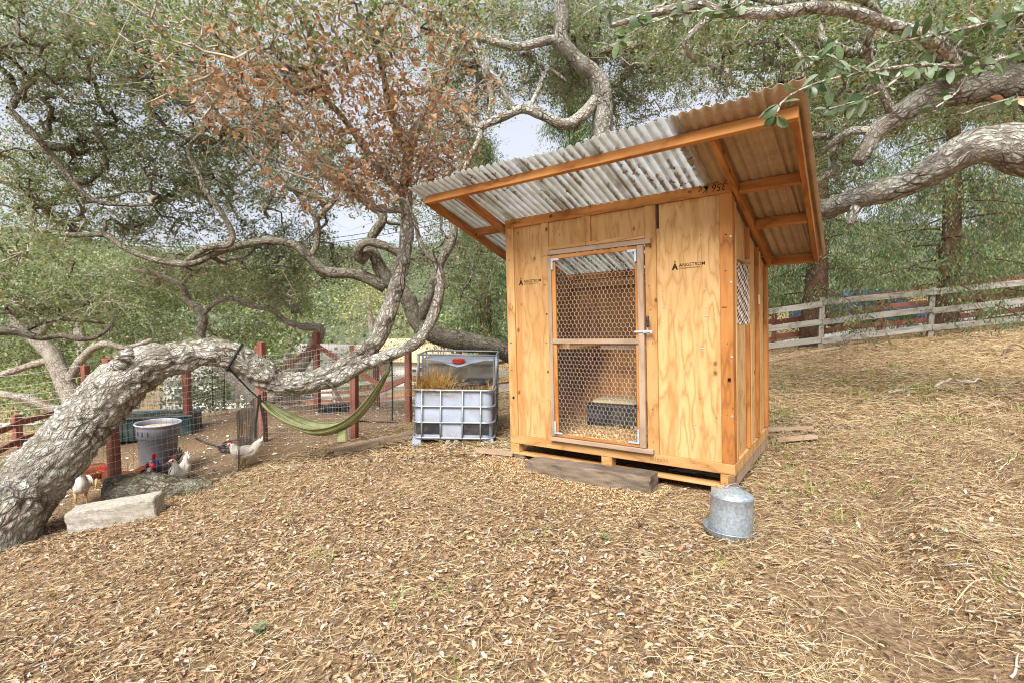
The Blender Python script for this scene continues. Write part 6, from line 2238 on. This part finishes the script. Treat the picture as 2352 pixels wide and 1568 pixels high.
for k, (ya, yb) in enumerate(((548, 528), (557, 540))):
    a, b = at(560, ya + 16, 34), at(1000, yb - 24, 30)
    P = [a + (b - a) * t + np.array([0, 0, -1.2 * t * (1 - t)]) for t in np.linspace(-.6, 1.5, 24)]
    tag(MB().tube(P, .018, 4).build('power_line', M['strap']), ('upper' if k == 0 else 'lower') + ' thin dark power line crossing the sky gap', 'power line')


# ------------------------------------------------------------------ fallen sticks
def stick(label, pts, r, mat, forks=2, group=None):
    root = None
    P = catmull(np.array([gp(x, y, r * 1.1 + dz) for x, y, dz in pts]), 14)
    P += np.array([noise.noise_vector(Vector(p) * 9) for p in P]) * r * 2.0
    V, F = tube(P, np.linspace(r, r * .5, len(P)), 7)
    mb = MB()
    mb.add(V, F)
    for k in range(forks):
        i = random.randint(4, 10)
        d = unit(P[i + 1] - P[i])
        s = np.array([-d[1], d[0], .25]) * random.choice((-1, 1))
        e = P[i] + (d * .8 + s * .7) * random.uniform(.06, .16)
        V, F = tube([P[i], (P[i] + e) / 2 + np.array([0, 0, .006]), e], [r * .6, r * .5, r * .3], 5)
        mb.add(V, F)
    return tag(mb.build('fallen_stick', mat, None, True), label, 'stick', group)


M['stick'] = m_plain('pale_stick', srgb(190, 182, 168), .9, .25, 30, 0, .15, srgb(110, 96, 80), .6, .2, 12)
M['stick_dark'] = m_plain('dark_stick', srgb(116, 96, 78), .9, .3, 30, 0, .15, srgb(70, 56, 46), .6, .2, 12)


def G(x, y):
    p = on_ground(x, y)
    return (p[0], p[1], 0.0)


stick('pale forked stick lying before the drum waterer', [G(1225, 1380), G(1255, 1415), G(1300, 1440)], .006, M['stick'])
stick('thin dark stick curving down the bare foreground', [G(1420, 1385), G(1455, 1450), G(1490, 1480), G(1512, 1490)], .0045, M['stick_dark'])
stick('short pale stick with a fork below the waterer', [G(1590, 1455), G(1640, 1460), G(1710, 1458)], .005, M['stick'])
stick('thin upright-lying twig at the lower edge of the picture', [G(1480, 1470), G(1495, 1510), G(1498, 1550)], .003, M['stick'], 0)
stick('thin pale stick left of the bare middle ground', [G(985, 1195), G(1000, 1225), G(1010, 1258)], .004, M['stick'], 1)
stick('long pale stick under the picture edge grass', [G(800, 1238), G(860, 1255), G(905, 1252)], .004, M['stick'], 1)
stick('crooked grey branch lying on the upper slope', [G(2150, 890), G(2185, 876), G(2225, 884), G(2252, 876)], .022, M['stick'], 1)
stick('stout grey branch lying on the slope beyond the crooked one', [G(2040, 905), G(2070, 898), G(2110, 896)], .014, M['stick'], 1)
stick('arched dark branch at the picture edge on the slope', [G(2300, 820), (on_ground(2325, 806)[0], on_ground(2325, 806)[1], .06), G(2352, 806)], .022, M['stick_dark'], 1)
stick('long pale stick slanting at the picture edge', [G(2285, 1095), G(2320, 1060), G(2352, 1040)], .006, M['stick'], 0)
stick('pale stick lying across the lower slope', [G(2140, 1305), G(2210, 1312), G(2285, 1290)], .005, M['stick'], 1)
stick('small dark stick beside the bare dirt patch', [G(2110, 1290), G(2120, 1310), G(2122, 1330)], .005, M['stick_dark'], 0)
stick('short thick stick on the slope behind the coop', [G(1775, 878), G(1795, 890), G(1800, 902)], .014, M['stick_dark'], 0)
stick('little bent stick on the slope below the fence post', [G(1815, 858), G(1828, 866), G(1832, 874)], .010, M['stick'], 0)
stick('yellow straw-coloured stem arching over the dirt patch', [G(2195, 1400), (on_ground(2230, 1360)[0], on_ground(2230, 1360)[1], .05), G(2280, 1345)], .004, M['straw'], 0)
stick('pale stick lying between the step beam and the hen run', [G(1190, 1240), G(1215, 1225), G(1235, 1218)], .005, M['stick'], 1)
stick('grey stick at the lower right corner of the picture', [G(2320, 1568), G(2330, 1535), G(2338, 1505)], .006, M['stick'], 0)

# small pale stone in the litter
M['stone'] = m_plain('stone', srgb(160, 150, 134), .95, .3, 30, 0, .1, srgb(120, 106, 88), .6, .6, 8)
for lab, px, py, s_ in (('flat grey stone half buried in the litter', 1490, 1275, .06), ('little pale stone in front of the waterer', 1600, 1330, .03), ('tan stone in the litter at the lower slope', 2290, 1465, .05)):
    q = on_ground(px, py)
    o = rough_box('stone', (s_ * 2, s_ * 1.5, s_ * .7), M['stone'], None, 6, s_ * .25, 14, px * .1)
    o.location = (q[0], q[1], q[2] - s_ * .12)
    tag(o, lab, 'stone')

# small green seedling in the foreground
for lab, px, py, n_l in (('small green oak seedling in the foreground litter', 596, 1462, 9), ('tiny green seedling between waterer and step', 1388, 1242, 5)):
    q = on_ground(px, py)
    sd_ = empty('oak_seedling', tuple(q), (0, 0, 0), lab, 'seedling')
    MB().tube([(0, 0, 0), (.004, 0, .03), (0, .004, .06)], .002, 5).build('stem', M['grass'], sd_)
    for k in range(n_l):
        a = k * 2.4
        C_ = np.array([[.025 * math.cos(a), .025 * math.sin(a), .025 + .006 * k]])
        U_ = np.array([unit((math.cos(a), math.sin(a), .3))])
        W_ = np.array([unit((-math.sin(a), math.cos(a), 0))])
        V_, F_ = leaf_mesh(C_, U_, W_, np.cross(U_, W_), np.array([.045]), .3, 6, 1.1)
        np_mesh('leaf', V_, F_, M['oak_near'], sd_)

# ------------------------------------------------------------------ sprigs of the right-hand oak close to the lens
near = [[(2560, 40, 3.2, .014), (2352, 120, 2.7, .011), (2230, 150, 2.5, .0095), (2100, 152, 2.35, .008), (1980, 168, 2.25, .006), (1880, 190, 2.2, .0045), (1805, 225, 2.18, .003), (1785, 262, 2.18, .002)],
        [(2100, 152, 2.35, .006), (2020, 210, 2.3, .004), (1960, 235, 2.28, .003), (1905, 250, 2.27, .002)],
        [(2560, -60, 3.0, .012), (2352, 30, 2.6, .009), (2240, 60, 2.45, .007), (2130, 85, 2.4, .005), (2040, 100, 2.4, .003)],
        [(2230, 150, 2.5, .006), (2200, 210, 2.45, .004), (2150, 245, 2.4, .003)],
        [(1980, 168, 2.25, .004), (1920, 140, 2.25, .003), (1850, 130, 2.25, .002)],
        [(1760, -40, 3.0, .008), (1680, 20, 2.9, .006), (1580, 30, 2.85, .005), (1480, 60, 2.8, .004), (1420, 95, 2.8, .003)],
        [(1480, 60, 2.8, .003), (1440, 30, 2.8, .002), (1380, 12, 2.8, .002)],
        [(2450, 260, 2.9, .006), (2352, 225, 2.75, .005), (2270, 240, 2.6, .003), (2210, 262, 2.55, .002)]]
oakD = [o for o in bpy.data.objects if o.get('label', '').startswith('big oak limb')][0]
leaf_meshes = []
for v_ in range(4):
    nseg = 6
    Vv = []
    for i in range(nseg + 1):
        t = i / nseg
        w = .30 * math.sin(PI * min(1, t * .92 + .06)) ** .8
        bend = -.16 * t * t * (1 + .4 * v_ % 2)
        for q in (-1, -.5, 0, .5, 1):
            Vv.append((t - .0, q * w, bend + abs(q) * .10 * w * (1.4 if v_ < 2 else -.9)))
    Fv = [(i * 5 + k, i * 5 + k + 1, i * 5 + k + 6, i * 5 + k + 5) for i in range(nseg) for k in range(4)]
    me = bpy.data.meshes.new('leaf')
    me.from_pydata(Vv, [], Fv)
    me.polygons.foreach_set('use_smooth', np.ones(len(Fv), bool))
    me.materials.append(None)
    leaf_meshes.append(me)


def m_near(name, c, c2):
    k = NT(name, .36, .5)
    n = k.noise(k.coord(), 5, 4, .6)
    col = k.ramp(n, [(.3, c), (.7, c2)])
    k.color(col)
    tr = k.n('BsdfTranslucent')
    k.t.links.new(col, tr.inputs[0])
    mx = k.n('MixShader')
    mx.inputs[0].default_value = .35
    k.t.links.new(k.b.outputs[0], mx.inputs[1])
    k.t.links.new(tr.outputs[0], mx.inputs[2])
    return k.shader(mx.outputs[0]).m


nm = [m_near('near_leaf_green', srgb(84, 108, 66), srgb(120, 140, 92)), m_near('near_leaf_grey', srgb(128, 148, 118), srgb(164, 178, 150)), m_near('near_leaf_dark', srgb(56, 78, 46), srgb(90, 112, 66)), m_near('near_leaf_rust', srgb(190, 118, 80), srgb(222, 168, 130))]
for me, mt in zip(leaf_meshes, nm):
    me.materials[0] = mt
rngn = np.random.default_rng(5)
cnt_near = 0
for li, pts in enumerate(near):
    Q = limb('branchlet', pts, oakD, M['bark_c'], 7, .05, 0, 0, .006, 50 + li)
    tl = len(Q)
    for i in range(int(tl * .25), tl):
        px, py, _ = project(Q[i:i + 1, :3])
        if not (-40 < px[0] < 2392 and -40 < py[0] < 600):
            continue
        for _k in range(4):
            if cnt_near >= 295 or rngn.random() < .30:
                continue
            d = unit(rngn.normal(0, 1, 3) * np.array([1, 1, .8]) + .5 * unit(Q[min(tl - 1, i + 1), :3] - Q[i - 1, :3]))
            base = Q[i, :3] + d * .012
            nn = unit(rngn.normal(0, .7, 3) + np.array([0, -.5, .8]))
            y_ = unit(np.cross(nn, d))
            z_ = np.cross(d, y_)
            v_ = int(rngn.choice([0, 1, 2, 3], p=[.38, .38, .21, .03]))
            lo = bpy.data.objects.new('leaf', leaf_meshes[v_])
            link(lo, oakD)
            L_ = float(np.clip(rngn.normal(.058, .013), .025, .085))
            lo.matrix_local = Matrix(((d[0] * L_, y_[0] * L_, z_[0] * L_, base[0]), (d[1] * L_, y_[1] * L_, z_[1] * L_, base[1]), (d[2] * L_, y_[2] * L_, z_[2] * L_, base[2]), (0, 0, 0, 1)))
            cnt_near += 1
